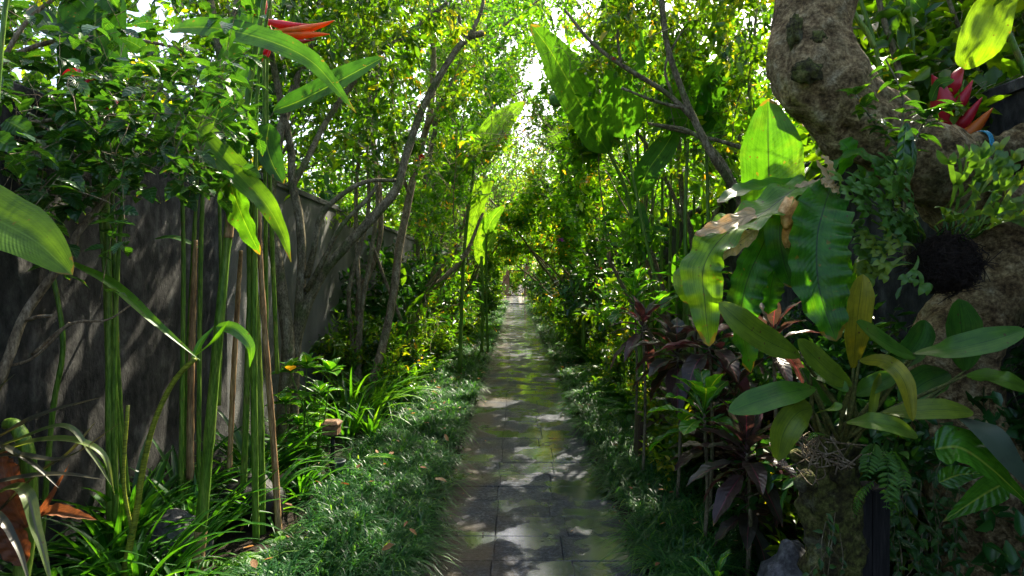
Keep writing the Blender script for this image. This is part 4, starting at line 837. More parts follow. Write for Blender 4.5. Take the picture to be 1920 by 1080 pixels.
heliconia('heliconia', 'bundle of close green heliconia stalks in front of the darkest stretch of wall', at(215, 1120, 3.0),
  [([(210, 1130, 3.0), (206, 800, 3.0), (204, 560, 3.0), (198, 330, 3.0), (190, 150, 3.0)], (11, 9, 6, 4), 0), ([(222, 1130, 3.0), (214, 800, 3.0), (218, 560, 3.0), (232, 340, 3.0)], (9, 7, 5, 4), 0),
   ([(232, 905, 3.05), (215, 720, 3.05), (200, 560, 3.0), (182, 330, 3.0)], (6, 6, 5, 3), 0), ([(205, 1000, 3.05), (202, 700, 3.1), (192, 400, 3.1), (180, 200, 3.1)], (6, 5, 4), 0), ([(240, 930, 3.1), (222, 700, 3.1), (212, 420, 3.1), (210, 300, 3.1)], (5, 5, 4), 0),
   ([(75, 1050, 2.8), (98, 780, 2.8), (118, 640, 2.8), (92, 480, 2.8), (60, 300, 2.8)], (6, 6, 5, 4), 0)],
  [([(190, 190, 3.0), (178, 90, 3.1), (180, 0, 3.2), (185, -80, 3.3)], 115, dict(up=(.2, -.9, .2), rnd=.05)), ([(60, 10, 3.2), (100, 60, 3.0), (150, 95, 2.9)], 45, dict(up=(.2, -.5, .9), rnd=.0))])
def near_leaf():
    o = thing('broad_leaf_plant', 'broad glossy leaf reaching in from the frame edge beside the crooked pale branch', 'plant', at(-500, 1500, 1.7))
    mb = MB(); px_tubes(mb, [([(-500, 1560, 1.7), (-420, 1000, 1.7), (-330, 600, 1.7), (-150, 360, 1.7)], (12, 8)), ([(-60, 900, 2), (-30, 500, 2), (5, 60, 2), (22, -40, 2)], (8, 5))], 8, 0); mb.build('stalk', M['stalk'], o)
    mb = MB(); pblade(mb, [(-190, 345, 1.75), (-90, 365, 1.7), (0, 415, 1.66), (70, 455, 1.62), (136, 516, 1.6)], 118, up=(.1, -.75, .65), rnd=.75, fold=.22, curl=.1); mb.build('leaf', M['paddle_leaf'], o)
near_leaf()
def bent_stem():
    o = thing('dracaena', 'bent ringed yellow green stem carrying one long folded leaf at its tip', 'plant', at(225, 1130, 2.75))
    mb = MB(); px_tubes(mb, [([(222, 1140, 2.75), (236, 1060, 2.75), (256, 960, 2.75), (268, 880, 2.75), (290, 790, 2.75), (326, 715, 2.75), (366, 672, 2.75)], (10, 9, 8, 7, 7, 7)), ([(248, 1000, 2.75), (232, 900, 2.75), (240, 760, 2.78)], (5, 5))], 9, .12, 3); mb.build('stem', M['ring_stalk'], o)
    mb = MB(); pblade(mb, [(135, 495, 2.8), (210, 535, 2.75), (290, 605, 2.7), (376, 676, 2.7)], 22, 'strap', up=(.3, -.5, .8), fold=.5, rnd=.7)
    pblade(mb, [(362, 672, 2.75), (400, 640, 2.7), (430, 600, 2.7)], 14, 'strap', up=(.3, -.5, .8), rnd=.6); pblade(mb, [(362, 672, 2.75), (378, 640, 2.8), (402, 612, 2.85)], 12, 'strap', rnd=.4)
    pblade(mb, [(405, 612, 2.8), (440, 618, 2.8), (470, 650, 2.8), (468, 690, 2.8)], 26, 'ovate', up=(.2, -.7, .5), rnd=.6); mb.build('leaf_blades', M['strap_leaf'], o)
bent_stem()
def dusky():
    o = thing('crinum_lily', 'dusky purple green strap leaves fanning in low from the frame edge', 'plant', at(-120, 1130, 2.3)); mb = MB(); rng = np.random.default_rng(8)
    for l, w in [([(-120, 900, 2.3), (0, 820, 2.2), (90, 775, 2.2), (190, 745, 2.2)], 22), ([(-120, 930, 2.3), (0, 850, 2.25), (110, 825, 2.2), (190, 850, 2.2), (215, 930, 2.2)], 20), ([(-120, 950, 2.3), (0, 905, 2.2), (110, 890, 2.2), (200, 900, 2.2)], 16),
                 ([(-120, 880, 2.3), (20, 830, 2.2), (120, 800, 2.2), (170, 850, 2.2), (215, 920, 2.2)], 14), ([(-100, 990, 2.3), (30, 915, 2.2), (70, 1000, 2.15), (100, 1110, 2.1)], 24), ([(-120, 840, 2.3), (-20, 830, 2.2), (60, 870, 2.2), (110, 915, 2.2)], 14),
                 ([(-100, 1000, 2.3), (-20, 960, 2.2), (30, 1020, 2.15), (60, 1110, 2.1)], 16), ([(-120, 900, 2.3), (10, 855, 2.2), (120, 860, 2.2), (230, 790, 2.2)], 14), ([(-80, 1040, 2.3), (60, 900, 2.3), (130, 850, 2.3), (180, 790, 2.35)], 16), ([(-120, 900, 2.3), (-60, 780, 2.3), (-10, 735, 2.3), (30, 700, 2.3)], 20)]:
        pblade(mb, l, w, 'strap', up=(.2, -.3, .9), fold=.45, rnd=rng.uniform(.1, .9))
    mb.build('leaf_blades', M['dusky_strap'], o)
    o = thing('banana_sprout', 'young yellow green banana stem wrapped in rusty dry sheaths', 'plant', at(30, 1120, 2.45)); mb = MB()
    px_tubes(mb, [([(30, 1150, 2.45), (50, 1000, 2.45), (52, 860, 2.45), (30, 800, 2.45), (10, 795, 2.45)], (20, 22, 18, 14))], 12, .05); mb.build('stalk', M['stalk'], o)
    mb = MB(); pblade(mb, [(70, 972, 2.35), (100, 962, 2.3), (140, 968, 2.28), (182, 975, 2.28)], 26, 'lance', up=(.1, -.6, .9), fold=.9, wave=.15, rnd=.15)
    mb.build('dry_sheath', M['dry_leaf'], o); mb = MB()
    for l, w in [([(50, 990, 2.4), (20, 930, 2.35), (5, 870, 2.35), (10, 840, 2.35)], 60), ([(45, 1060, 2.4), (20, 1000, 2.38), (-20, 950, 2.35)], 50), ([(60, 1000, 2.35), (70, 972, 2.33), (90, 940, 2.3), (130, 870, 2.3)], 14)]: pblade(mb, l, w, 'lance', up=(.4, -.9, .2), fold=.5, wave=.2, rnd=.1)
    mb.build('dry_sheath', M['dry_leaf'], o)
dusky()
def bed_left():
    rng = np.random.default_rng(14)
    a = u_strap(71, 34, .66, .044, el=(50, 88), droop=(15, 110), name='crinum_lily', tone=.12)  # low tone: darker green leaves, with the bed's shade put into their colour
    b = u_strap(72, 40, .60, .028, el=(50, 88), droop=(50, 130), name='spider_lily', tone=.2)  # tone lowered here too, so shade of the near bed is in the colour
    for q in (a, b): q['category'] = 'plant'
    sp = [('a', -1.95, 2.95, 1, 'broad strap leaved clump between the stalk bundle and the dark wall'), ('a', -1.75, 3.35, .95, 'broad strap leaved clump just behind the grey rock'), ('b', -1.55, 3.75, 1, 'thin strap leaved clump between the heliconia stalks'), ('a', -2.05, 3.7, 1.1, 'broad strap leaved clump at the foot of the rusty stalk'),
          ('b', -1.75, 4.1, 1.15, 'thin strap leaved clump behind the tan stalks'), ('a', -1.72, 2.75, .9, 'broad strap leaved clump in the near corner under the dry brown sheath'), ('b', -2.1, 3.2, 1.1, 'thin strap leaved clump against the foot of the wall'), ('b', -1.95, 4.6, 1.1, 'thin strap leaved clump at the foot of the dark branching tree'), ('a', -1.5, 2.75, .5, 'small strap leaved clump at the front of the grey rock'), ('a', -1.85, 4.3, 1.1, 'broad strap leaved clump between the tan stalks and the wall'), ('b', -2.0, 2.6, 1.1, 'thin strap leaved clump in the near corner below the blackish wall'), ('a', -2.05, 3.25, 1.2, 'tallest broad strap leaved clump pressed to the blackish wall'), ('b', -1.45, 4.15, .8, 'thin strap leaved clump at the grass edge behind the blackish rock'), ('b', -1.65, 3.1, .8, 'thin strap leaved clump between the two rocks')]
    first = {'a': a, 'b': b}; seen = set()
    for k, x, y, s, lab in sp:
        g = 'strap leaved clumps in the near bed'
        if k in seen: dup(first[k], (x, y, 0), rng.uniform(0, 6), s, lab, g)
        else: seen.add(k); q = first[k]; q.location = (x, y, 0); q.scale = (s,) * 3; q['label'] = lab; q['group'] = g
    def rock(lab, p, rad, seed, m='rock'):
        mb = MB(); lump(mb, (0, 0, 0), rad, seed, .28, 36, 24, freq=1.0); o = mb.build('rock', M[m]); o.location = p; tag(o, lab, 'rock', 'rocks in the beds'); return o
    p = at(328, 1035, 3.2); rock('grey rock behind the base of the thickest green stalk', (p[0], p[1], .12), (.17, .15, .18), 3)
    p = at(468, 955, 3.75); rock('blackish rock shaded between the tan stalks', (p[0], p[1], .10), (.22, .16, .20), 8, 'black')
    rock('rounded dark stone at the foot of the mossy stump', (1.20, 2.66, .17), (.135, .13, .18), 5)
    f = u_fern(43, 9, .26, .12, el=(20, 60), nl=14); f.location = at(440, 1075, 3.15) * [1, 1, 0]; f['label'] = 'small bright fern beside the rock near the path grass'; f['group'] = 'little ferns'
    dup(f, (-1.35, 3.5, 0), 1, .7, 'tiny fern under the blackish rock', 'little ferns')
    # glossy round leaved shrub
    o = thing('glossy_shrub', 'upright shrub with round glossy leaves and one yellow leaf beside the brown garden lamp', 'shrub', at(570, 905, 4.5) * [1, 1, 0]); st, lf, yl = MB(), MB(), MB()
    for x, y, t in [(545, 700, 2), (575, 690, 1), (600, 740, 1), (535, 760, 1), (560, 800, 1), (600, 810, 1), (575, 850, .8), (548, 850, .7), (590, 870, .6), (620, 700, .8)]:
        q = at(x, y, 4.45 + rng.normal(0, .1)); b = at(572, 900, 4.5) * [1, 1, 0]; tube(st, np.array([b, (b + q) / 2 + rng.normal(0, .03, 3), q]), [.008, .004], 5, n=8)
        rosette(lf, rng, q, 9, .19, .115, 'ovate', (5, 65), 40, wave=.05, rnd=(.55, .2), nseg=8, z=.03, ang0=rng.uniform(0, 6))
        if y > 690 and t >= 1: rosette(lf, rng, q * .8 + b * .2 + [0, 0, .02], 5, .16, .10, 'ovate', (0, 30), 40, wave=.05, rnd=(.35, .2), nseg=8, ang0=rng.uniform(0, 6))
    q = at(545, 695, 4.35); blade(yl, arc(q, -1.2, .11, 40, 40, 5), .075, 'ovate', n=8, rnd=.97)
    st.build('stem', M['stalk'], o); lf.build('crown', M['croton_leaf'], o); yl.build('yellow_leaf', M['bright_leaf'], o)
    # garden lamp and pots
    o = thing('garden_lamp', 'short path light with rusty tan box head on a dark post', 'lamp', at(622, 900, 4.5) * [1, 1, 0]); b = at(622, 900, 4.5)
    mb = MB(); tube(mb, [(b[0], b[1], 0), (b[0] + .01, b[1], .36)], .016, 10); mb.build('post', M['black'], o)
    mb = MB(); z = at(0, 812, 4.5)[2]; box(mb, (b[0] - .055, b[1] - .05, z), (b[0] + .055, b[1] + .05, z + .07), bev=.008); box(mb, (b[0] - .065, b[1] - .06, z + .07), (b[0] + .065, b[1] + .06, z + .1), bev=.02); mb.build('lamp_head', M['lamp_cap'], o, smooth=False)
    for i, (x, y, h, r) in enumerate([(588, 905, .13, .045), (632, 880, .14, .06)]):
        p = at(x, y, 4.3 + i * .3); mb = MB(); ns = 20; th = np.linspace(0, 6.2832, ns, endpoint=False)
        pr = [(r * .75, 0), (r, h), (r * 1.08, h), (r * 1.08, h + .012), (r * .9, h + .012), (r * .85, h - .03), (.002, h - .03)]
        Q = np.array([[(rr * math.cos(a), rr * math.sin(a), z) for a in th] for rr, z in pr]) + [p[0], p[1], 0]; mb.grid(Q, wrap=True)
        tag(mb.build('plant_pot', M['plastic_grey']), ['small grey pot in front of the glossy round leaved shrub', 'dark grey pot behind the short path light'][i], 'pot', 'small pots near the path light')
    # tall thin upright yellow blades
    o = u_strap(75, 9, .50, .030, el=(65, 86), droop=(5, 30), name='upright_lily'); p = at(650, 810, 5.6); o.location = (p[0], p[1], 0); o['label'] = 'sunlit clump of upright yellow green blades behind the path light'
bed_left()

# ------------------------------------------------------------------ right foreground
def big_trunk():
    o = thing('old_tree', 'massive crooked rough barked trunk that bends over and throws a thick limb sideways', 'tree', at(1800, 1190, 2.75))
    mb = MB(); d = 2.75
    def tk(l, r, n, sides, rough, seed): tube(mb, pts(l), [x * d / F for x in r], sides, n=n, rough=rough, seed=seed)
    tk([(1890, 1320, 2.75), (1850, 1000, 2.75), (1800, 800, 2.8), (1790, 660, 2.8), (1850, 545, 2.8), (1868, 440, 2.8), (1790, 340, 2.75), (1690, 280, 2.7), (1592, 212, 2.7), (1530, 130, 2.7), (1522, 40, 2.75), (1535, -90, 2.8)],
       (100, 86, 80, 74, 80, 80, 70, 64, 74, 80, 68, 66), 260, 90, .24, 4)
    tk([(1760, 320, 2.75), (1810, 290, 2.75), (1870, 288, 2.8), (1940, 262, 2.85), (2060, 240, 2.9)], (46, 36, 32, 34, 32), 70, 36, .35, 9)
    mb.build('trunk', M['old_bark'], o)
    for q, r_, sd in [(at(1535, 74, 2.55), (.03, .02, .035), 2), (at(1512, 135, 2.53), (.055, .03, .045), 5), (at(1820, 290, 2.64), (.07, .04, .06), 6), (at(1490, 60, 2.6), (.03, .03, .07), 8)]: mb = MB(); lump(mb, q, r_, sd, .4, 24, 16, freq=2); mb.build('knot', M['moss_bark'], o)
    mb = MB()
    for k in range(3): th = np.linspace(0, 6.2832, 24); c0 = at(1824 + k * 3, 288, 2.78); P = np.stack([c0[0] + .02 * np.sin(th), c0[1] + .098 * np.cos(th), c0[2] + .098 * np.sin(th)], 1); tube(mb, P, .0035, 5, n=50)
    tag(mb.build('blue_cord', M['blue_cord']), 'blue cord tied round the sideways limb', 'cord')
big_trunk()
def basket():
    rng = np.random.default_rng(5)
    o = thing('fibre_basket', 'round blackish fibre ball mounted on the old trunk', 'basket', at(1775, 495, 2.42)); mb = MB(); c0 = at(1775, 495, 2.42); lump(mb, c0, (.092, .085, .096), 4, .40, 40, 30, freq=2.2)
    for k in range(650):
        D = norm(rng.normal(0, 1, 3)); t = norm(np.cross(D, rng.normal(0, 1, 3))); p = c0 + D * rng.uniform(.085, .103); tube(mb, np.array([p, p + t * .03 + D * rng.uniform(.004, .022), p + t * rng.uniform(.05, .12) - D * .012 + rng.normal(0, .012, 3)]), .0018, 3, n=5, cap=False)
    mb.build('fibre_ball', M['fibre'], o)
    o = thing('staghorn_fern', 'staghorn fern with forked antler leaves spreading above the blackish ball', 'fern', at(1740, 450, 2.5)); mb = MB()
    def antler(p, d, nrm, L, w, lev, rn):
        P = np.array([p + d * L * t + nrm * .02 * math.sin(t * 3) for t in np.linspace(0, 1, 4)])
        blade(mb, P, w * (.75 if lev else 1), 'grow' if lev == 2 else ('x' if lev else 'oblong'), up=nrm, fold=.12, n=6, m=2, rnd=rn)
        if lev:
            sd = norm(np.cross(d, nrm)); k = 2 if rng.uniform() < .7 else 3
            for j in range(k):
                s = (j - (k - 1) / 2) * 1.0; antler(P[-1] - d * .004, norm(d + sd * s * rng.uniform(.5, .9)), nrm, L * rng.uniform(.55, .85), w * rng.uniform(.9, 1.15), lev - 1, rn)
    for k in range(44):
        x, y = rng.uniform(1560, 1930), rng.uniform(330, 440); tgt = at(x, y - rng.uniform(0, 90), 2.45 + rng.normal(0, .1) - .25 * rng.uniform()); b0 = at(1740 + (x - 1740) * .35, 455, 2.5); 
        if abs(x - 1740) < 60 and y < 360: continue
        rn = np.clip(rng.normal(.45, .2) + (.3 if x > 1880 else 0), 0, 1); m_ = b0 + (tgt - b0) * .42; tube(mb, np.array([b0, (b0 + m_) / 2 + [0, -.03, .0], m_]), [.004, .005], 4, n=6, cap=False, rnd=rn)
        d = norm(tgt - m_ + rng.normal(0, .03, 3)); nrm = norm(np.array([rng.normal(0, .3), -1, .5 + rng.normal(0, .3)])); nrm = norm(nrm - d * (nrm @ d)); antler(m_, d, nrm, .12, .024, 2, rn)
    for k in range(16):
        b0 = at(1690 + rng.normal(0, 20), 480 + rng.normal(0, 12), 2.4); d = norm(np.array([-1 + rng.normal(0, .4), rng.normal(0, .4), rng.normal(-.1, .5)])); nrm = norm(np.array([0, -1, .6])); nrm = norm(nrm - d * (nrm @ d)); antler(b0, d, nrm, .08, .022, 2, np.clip(rng.normal(.6, .2), 0, 1))
    mb.build('fronds', M['stag_leaf'], o)
    o = thing('epiphyte_plant', 'small oval leaved climber growing on the bend of the old trunk above the nest fern', 'plant', at(1690, 300, 2.45)); mb = MB(); st = MB()
    for l in [[(1700, 330, 2.4), (1690, 260, 2.38), (1692, 180, 2.4), (1660, 110, 2.45)], [(1700, 300, 2.4), (1740, 220, 2.4), (1790, 200, 2.4)], [(1690, 280, 2.4), (1640, 230, 2.4), (1600, 170, 2.42)]]:
        px_tubes(st, [(l, (4, 2))], 5, 0); P = spline(pts(l), 16)
        for p in P[2:]:
            for j in range(2): L = rng.uniform(.05, .11); blade(mb, arc(p, rng.uniform(0, 6.28), L, rng.uniform(-10, 40), 50, 5), L * .42, 'ovate', n=7, m=4, rnd=np.clip(rng.normal(.4, .25), 0, 1))
    pblade(mb, [(1700, 230, 2.35), (1695, 280, 2.32), (1690, 335, 2.3)], 34, 'oblong', up=(.1, -1, 0), rnd=.2)
    pblade(mb, [(1705, 250, 2.35), (1712, 290, 2.32), (1700, 350, 2.3)], 18, 'oblong', up=(.5, -1, 0), rnd=.7)
    st.build('stem', M['bark'], o); mb.build('crown', M['hibiscus_leaf'], o)
basket()
def nest_fern():
    o = thing('nest_fern', "bird's nest fern with big rippled leaves hanging off the old trunk", 'fern', at(1545, 350, 2.55))
    L = [([(1560, 345, 2.45), (1545, 390, 2.3), (1532, 450, 2.25), (1536, 540, 2.22), (1568, 640, 2.2)], 104, dict(up=(-.1, -1, .1), wave=.17, wn=9, rnd=.55, shape='oblong', n=70)),
         ([(1560, 345, 2.5), (1500, 350, 2.4), (1430, 400, 2.35), (1360, 440, 2.3), (1320, 500, 2.3), (1322, 570, 2.3), (1330, 650, 2.3)], 78, dict(up=(-.3, -.6, .9), wave=.22, wn=9, rnd=.75, shape='oblong', n=70)),
         ([(1525, 350, 2.5), (1480, 380, 2.4), (1462, 430, 2.38), (1470, 490, 2.38), (1485, 540, 2.38)], 54, dict(up=(-.3, -.9, .2), wave=.2, wn=5, rnd=.3, shape='oblong', n=36)),
         ([(1460, 400, 2.5), (1430, 460, 2.45), (1400, 530, 2.42), (1390, 600, 2.4), (1408, 700, 2.4)], 66, dict(up=(.2, -.9, .4), wave=.2, wn=9, rnd=.2, shape='oblong', n=44)),
         ([(1480, 450, 2.55), (1450, 520, 2.5), (1440, 590, 2.5)], 46, dict(up=(.2, -.9, .4), wave=.2, wn=8, rnd=.1, shape='oblong', n=36)),
         ([(1530, 345, 2.6), (1460, 345, 2.6), (1400, 355, 2.55), (1345, 380, 2.5)], 44, dict(up=(0, -.45, .9), wave=.1, rnd=.5, shape='oblong')),
         ([(1560, 345, 2.55), (1590, 290, 2.5), (1575, 262, 2.5)], 50, dict(up=(.4, -.9, .2), wave=.1, rnd=.5, shape='obov')),
         ([(1545, 350, 2.5), (1570, 310, 2.45), (1605, 290, 2.4), (1640, 310, 2.38), (1655, 335, 2.35)], 46, dict(up=(.1, -.6, .9), wave=.12, rnd=.6, shape='oblong')),
         ([(1445, 420, 2.75), (1442, 350, 2.75), (1440, 260, 2.72), (1440, 185, 2.7)], 122, dict(up=(.05, -1, .1), wave=.03, wn=3, rnd=.75, shape='paddle', n=36)),
         ([(1400, 440, 2.5), (1350, 470, 2.45), (1290, 520, 2.4), (1290, 570, 2.4)], 50, dict(up=(-.2, -.6, .8), wave=.15, rnd=.9, shape='oblong')),
         ([(1560, 460, 2.5), (1580, 540, 2.5), (1590, 620, 2.5)], 60, dict(up=(.3, -1, .1), wave=.12, rnd=.3, shape='oblong'))]
    for l, w, kw in L:
        mb = MB(); pblade(mb, l, w, **{**dict(m=8, fold=.25), **kw}); mb.build('leaf', M['nest_leaf'], o)
    mb = MB()
    for l, w in [([(1450, 395, 2.38), (1400, 405, 2.34), (1350, 425, 2.3), (1302, 440, 2.3)], 30), ([(1420, 430, 2.35), (1385, 455, 2.32), (1340, 488, 2.3)], 34), ([(1560, 345, 2.42), (1555, 310, 2.4), (1540, 290, 2.4)], 16), ([(1540, 335, 2.4), (1560, 350, 2.36), (1575, 362, 2.36)], 22), ([(1530, 300, 2.42), (1550, 330, 2.4), (1560, 350, 2.38)], 12), ([(1490, 350, 2.4), (1520, 345, 2.38), (1548, 340, 2.36)], 16)]:
        pblade(mb, l, w, 'oblong', up=(0, -.8, .6), wave=.3, wn=4, rnd=.85)
    mb.build('dry_leaf', M['dry_leaf'], o)
    mb = MB(); lump(mb, at(1478, 398, 2.32), (.035, .03, .06), 3, .35, 20, 16); lump(mb, at(1476, 440, 2.34), (.02, .02, .05), 4, .35, 14, 12); mb.build('dead_frond_curl', M['orange_fungus'], o)
nest_fern()
def orchid():
    o = thing('orchid', 'orchid with thick paddle leaves rooted on the mossy stump', 'orchid', at(1575, 830, 2.35)); rng = np.random.default_rng(3)
    L = [([(1500, 668, 2.2), (1440, 640, 2.15), (1390, 605, 2.1), (1348, 567, 2.1)], 52, .62), ([(1597, 722, 2.2), (1560, 700, 2.15), (1525, 668, 2.12), (1496, 636, 2.1)], 42, .5), ([(1528, 728, 2.2), (1470, 738, 2.12), (1415, 755, 2.1), (1366, 772, 2.1)], 50, .25), ([(1522, 765, 2.2), (1495, 775, 2.12), (1470, 810, 2.1), (1458, 864, 2.1)], 56, .78),
         ([(1600, 690, 2.25), (1605, 620, 2.22), (1612, 560, 2.2), (1618, 514, 2.2)], 52, .88), ([(1716, 668, 2.2), (1680, 655, 2.12), (1640, 630, 2.08), (1606, 603, 2.05)], 46, .30), ([(1715, 662, 2.2), (1780, 655, 2.1), (1850, 640, 2.05), (1925, 618, 2.05)], 52, .38), ([(1810, 695, 2.3), (1806, 650, 2.3), (1802, 610, 2.3), (1798, 560, 2.3)], 76, .28),
         ([(1612, 675, 2.2), (1660, 680, 2.1), (1695, 715, 2.05), (1712, 790, 2.02)], 36, .80), ([(1588, 792, 2.15), (1630, 790, 2.08), (1680, 800, 2.05), (1722, 820, 2.05)], 38, .66), ([(1655, 772, 2.2), (1710, 770, 2.12), (1770, 768, 2.1), (1826, 774, 2.1)], 42, .55), ([(1812, 704, 2.25), (1850, 706, 2.2), (1890, 715, 2.15), (1940, 735, 2.15)], 42, .45),
         ([(1520, 700, 2.25), (1555, 710, 2.2), (1590, 735, 2.15)], 34, .35), ([(1500, 690, 2.3), (1530, 720, 2.3), (1558, 760, 2.3)], 26, .3), ([(1600, 740, 2.25), (1640, 720, 2.2), (1685, 700, 2.2)], 36, .35), ([(1530, 775, 2.2), (1560, 765, 2.12), (1580, 760, 2.1)], 18, .6), ([(1650, 700, 2.2), (1640, 740, 2.18), (1632, 790, 2.15)], 18, .55),
         ([(1680, 690, 2.35), (1720, 640, 2.35), (1735, 600, 2.35)], 50, .2), ([(1780, 700, 2.4), (1730, 720, 2.38), (1690, 760, 2.35)], 60, .15)]
    for l, w, r in L:
        mb = MB(); pblade(mb, l, w, 'oblong', up=(.05, -.75, .65) if abs(l[-1][1] - l[0][1]) < 70 else (.1, -1, .25), fold=.28, rnd=r, thick=.002, n=24, m=6, curl=.08); mb.build('leaf', M['orchid_leaf'], o)
    mb = MB()
    for k in range(16):
        a = at(1575 + rng.normal(0, 18), 840 + rng.normal(0, 8), 2.32); l = L[k % len(L)][0][0]; b = at(*l); tube(mb, np.array([a, (a + b) / 2 + rng.normal(0, .012, 3), b]), [.006, .009, .004], 7, n=9)
    mb.build('cane', M['stalk_moss'], o)
    mb = MB()
    for k in range(40):
        a = at(1530 + rng.normal(0, 25), 850 + rng.normal(0, 18), 2.25); tube(mb, np.array([a, a + rng.normal(0, .03, 3), a + rng.normal(0, .05, 3)]), .0025, 4, n=7, cap=False)
    mb.build('roots', M['pale_bark'], o)
    o = thing('tree_stump', 'mossy dark stump that carries the orchid', 'stump', at(1560, 1150, 2.45)); mb = MB()
    tube(mb, pts([(1585, 1260, 2.45), (1570, 1100, 2.45), (1555, 980, 2.45), (1552, 880, 2.45), (1565, 825, 2.45)]), [.10, .095, .095, .105, .085], 56, n=90, rough=.42, seed=6)
    for k in range(7): lump(mb, at(1535 + rng.normal(0, 30), 860 + rng.normal(0, 28), 2.32), rng.uniform(.02, .05), k, .4, 14, 10)
    mb.build('stump_bark', M['moss_bark'], o)
    o = thing('timber_post', 'square black timber post standing against the mossy stump', 'post', at(1640, 1200, 2.42)); mb = MB(); p = at(1632, 0, 2.42); zt = at(0, 905, 2.42)[2]
    box(mb, (p[0] - .062, 2.38, -.02), (p[0] - .004, 2.5, zt), bev=.006); box(mb, (p[0] + .002, 2.385, -.02), (p[0] + .068, 2.5, zt - .01), bev=.006); mb.build('post_timber', M['black_wood'], o, smooth=False)
    f = thing('little_fern', 'little drooping ferns hanging below the orchid above the black post', 'fern', at(1650, 850, 2.3)); mb = MB()
    for l, w in [([(1640, 830, 2.3), (1632, 850, 2.25), (1625, 895, 2.2)], 46), ([(1655, 840, 2.3), (1665, 880, 2.22), (1662, 955, 2.18)], 44), ([(1670, 840, 2.3), (1690, 880, 2.25), (1700, 920, 2.2)], 40), ([(1545, 815, 2.25), (1530, 812, 2.2), (1512, 825, 2.2)], 24), ([(1680, 900, 2.25), (1672, 930, 2.2), (1682, 965, 2.2)], 34), ([(1640, 900, 2.2), (1610, 930, 2.2), (1600, 970, 2.2)], 34)]: fern_frond(mb, pts(l), w * 2.2 / F, 12, .75, lw=.38)
    mb.build('fronds', M['fern_leaf'], f)
    rr = np.random.default_rng(12)
    def creeper(lab, x0, x1, y0, y1, d, n, L, seed):
        v = thing('creeper', lab, 'creeper', at((x0 + x1) / 2, y1, d)); mb, st = MB(), MB(); r = np.random.default_rng(seed)
        for k in range(n):
            x, y = r.uniform(x0, x1), r.uniform(y0, y1 - 60); P = spline(pts([(x, y, d), (x + r.normal(0, 12), y + 50, d - .04), (x + r.normal(0, 20), min(y + 120, y1), d - .02)]), 10); tube(st, P, .0015, 4, raw=True, cap=False)
            for p in P[::2]:
                l = L * r.uniform(.6, 1.2); blade(mb, arc(p, r.uniform(0, 6.28), l, r.uniform(-60, 10), 30, 5), l * .5, 'ovate', up=(0, -.6, .8), n=7, m=4, rnd=np.clip(r.normal(.4, .2), 0, 1))
        st.build('stem', M['bark'], v); mb.build('crown', M['hibiscus_leaf'], v)
    creeper('creeper with small oval leaves trailing beside the black post', 1660, 1800, 830, 1090, 2.5, 34, .06, 1)
    creeper('creeper climbing the front face of the mossy stump', 1545, 1585, 960, 1090, 2.28, 6, .035, 2)
    creeper('dark creeper filling the corner under the old trunk', 1780, 1960, 880, 1110, 2.75, 40, .09, 5)
    b = thing('broad_leaf_plant', 'bright yellow green broad leaves low in the corner under the old trunk', 'plant', at(1950, 1150, 2.2)); mb = MB()
    for l, w, r in [([(1752, 842, 2.1), (1800, 840, 2.05), (1860, 880, 2.0), (1950, 965, 2.0)], 88, .95), ([(1885, 905, 2.2), (1840, 930, 2.15), (1768, 978, 2.1)], 52, .6), ([(1760, 905, 2.2), (1800, 890, 2.2), (1850, 888, 2.2)], 40, .5)]:
        pblade(mb, l, w, 'ovate', up=(.1, -.8, .6), rnd=r, wave=.05); 
    px_tubes(mb, [([(1950, 1150, 2.25), (1950, 1050, 2.2), (1930, 960, 2.1), (1885, 905, 2.2)], (5, 3))], 5, 0)
    mb.build('leaf_blades', M['croton_leaf'], b)
    b = thing('mottled_leaf_plant', 'long blackish mottled leaf slanting in from the edge below the orchid', 'plant', at(1990, 1150, 2.1)); mb = MB()
    pblade(mb, [(1800, 782, 2.1), (1850, 810, 2.0), (1900, 870, 1.95), (1970, 960, 1.95)], 62, 'lance', up=(.1, -.8, .6), rnd=.5, fold=.1); px_tubes(mb, [([(1970, 960, 1.95), (2000, 1150, 2.0)], (5, 6))], 5, 0); mb.build('leaf_blades', M['mottled_leaf'], b)
orchid()
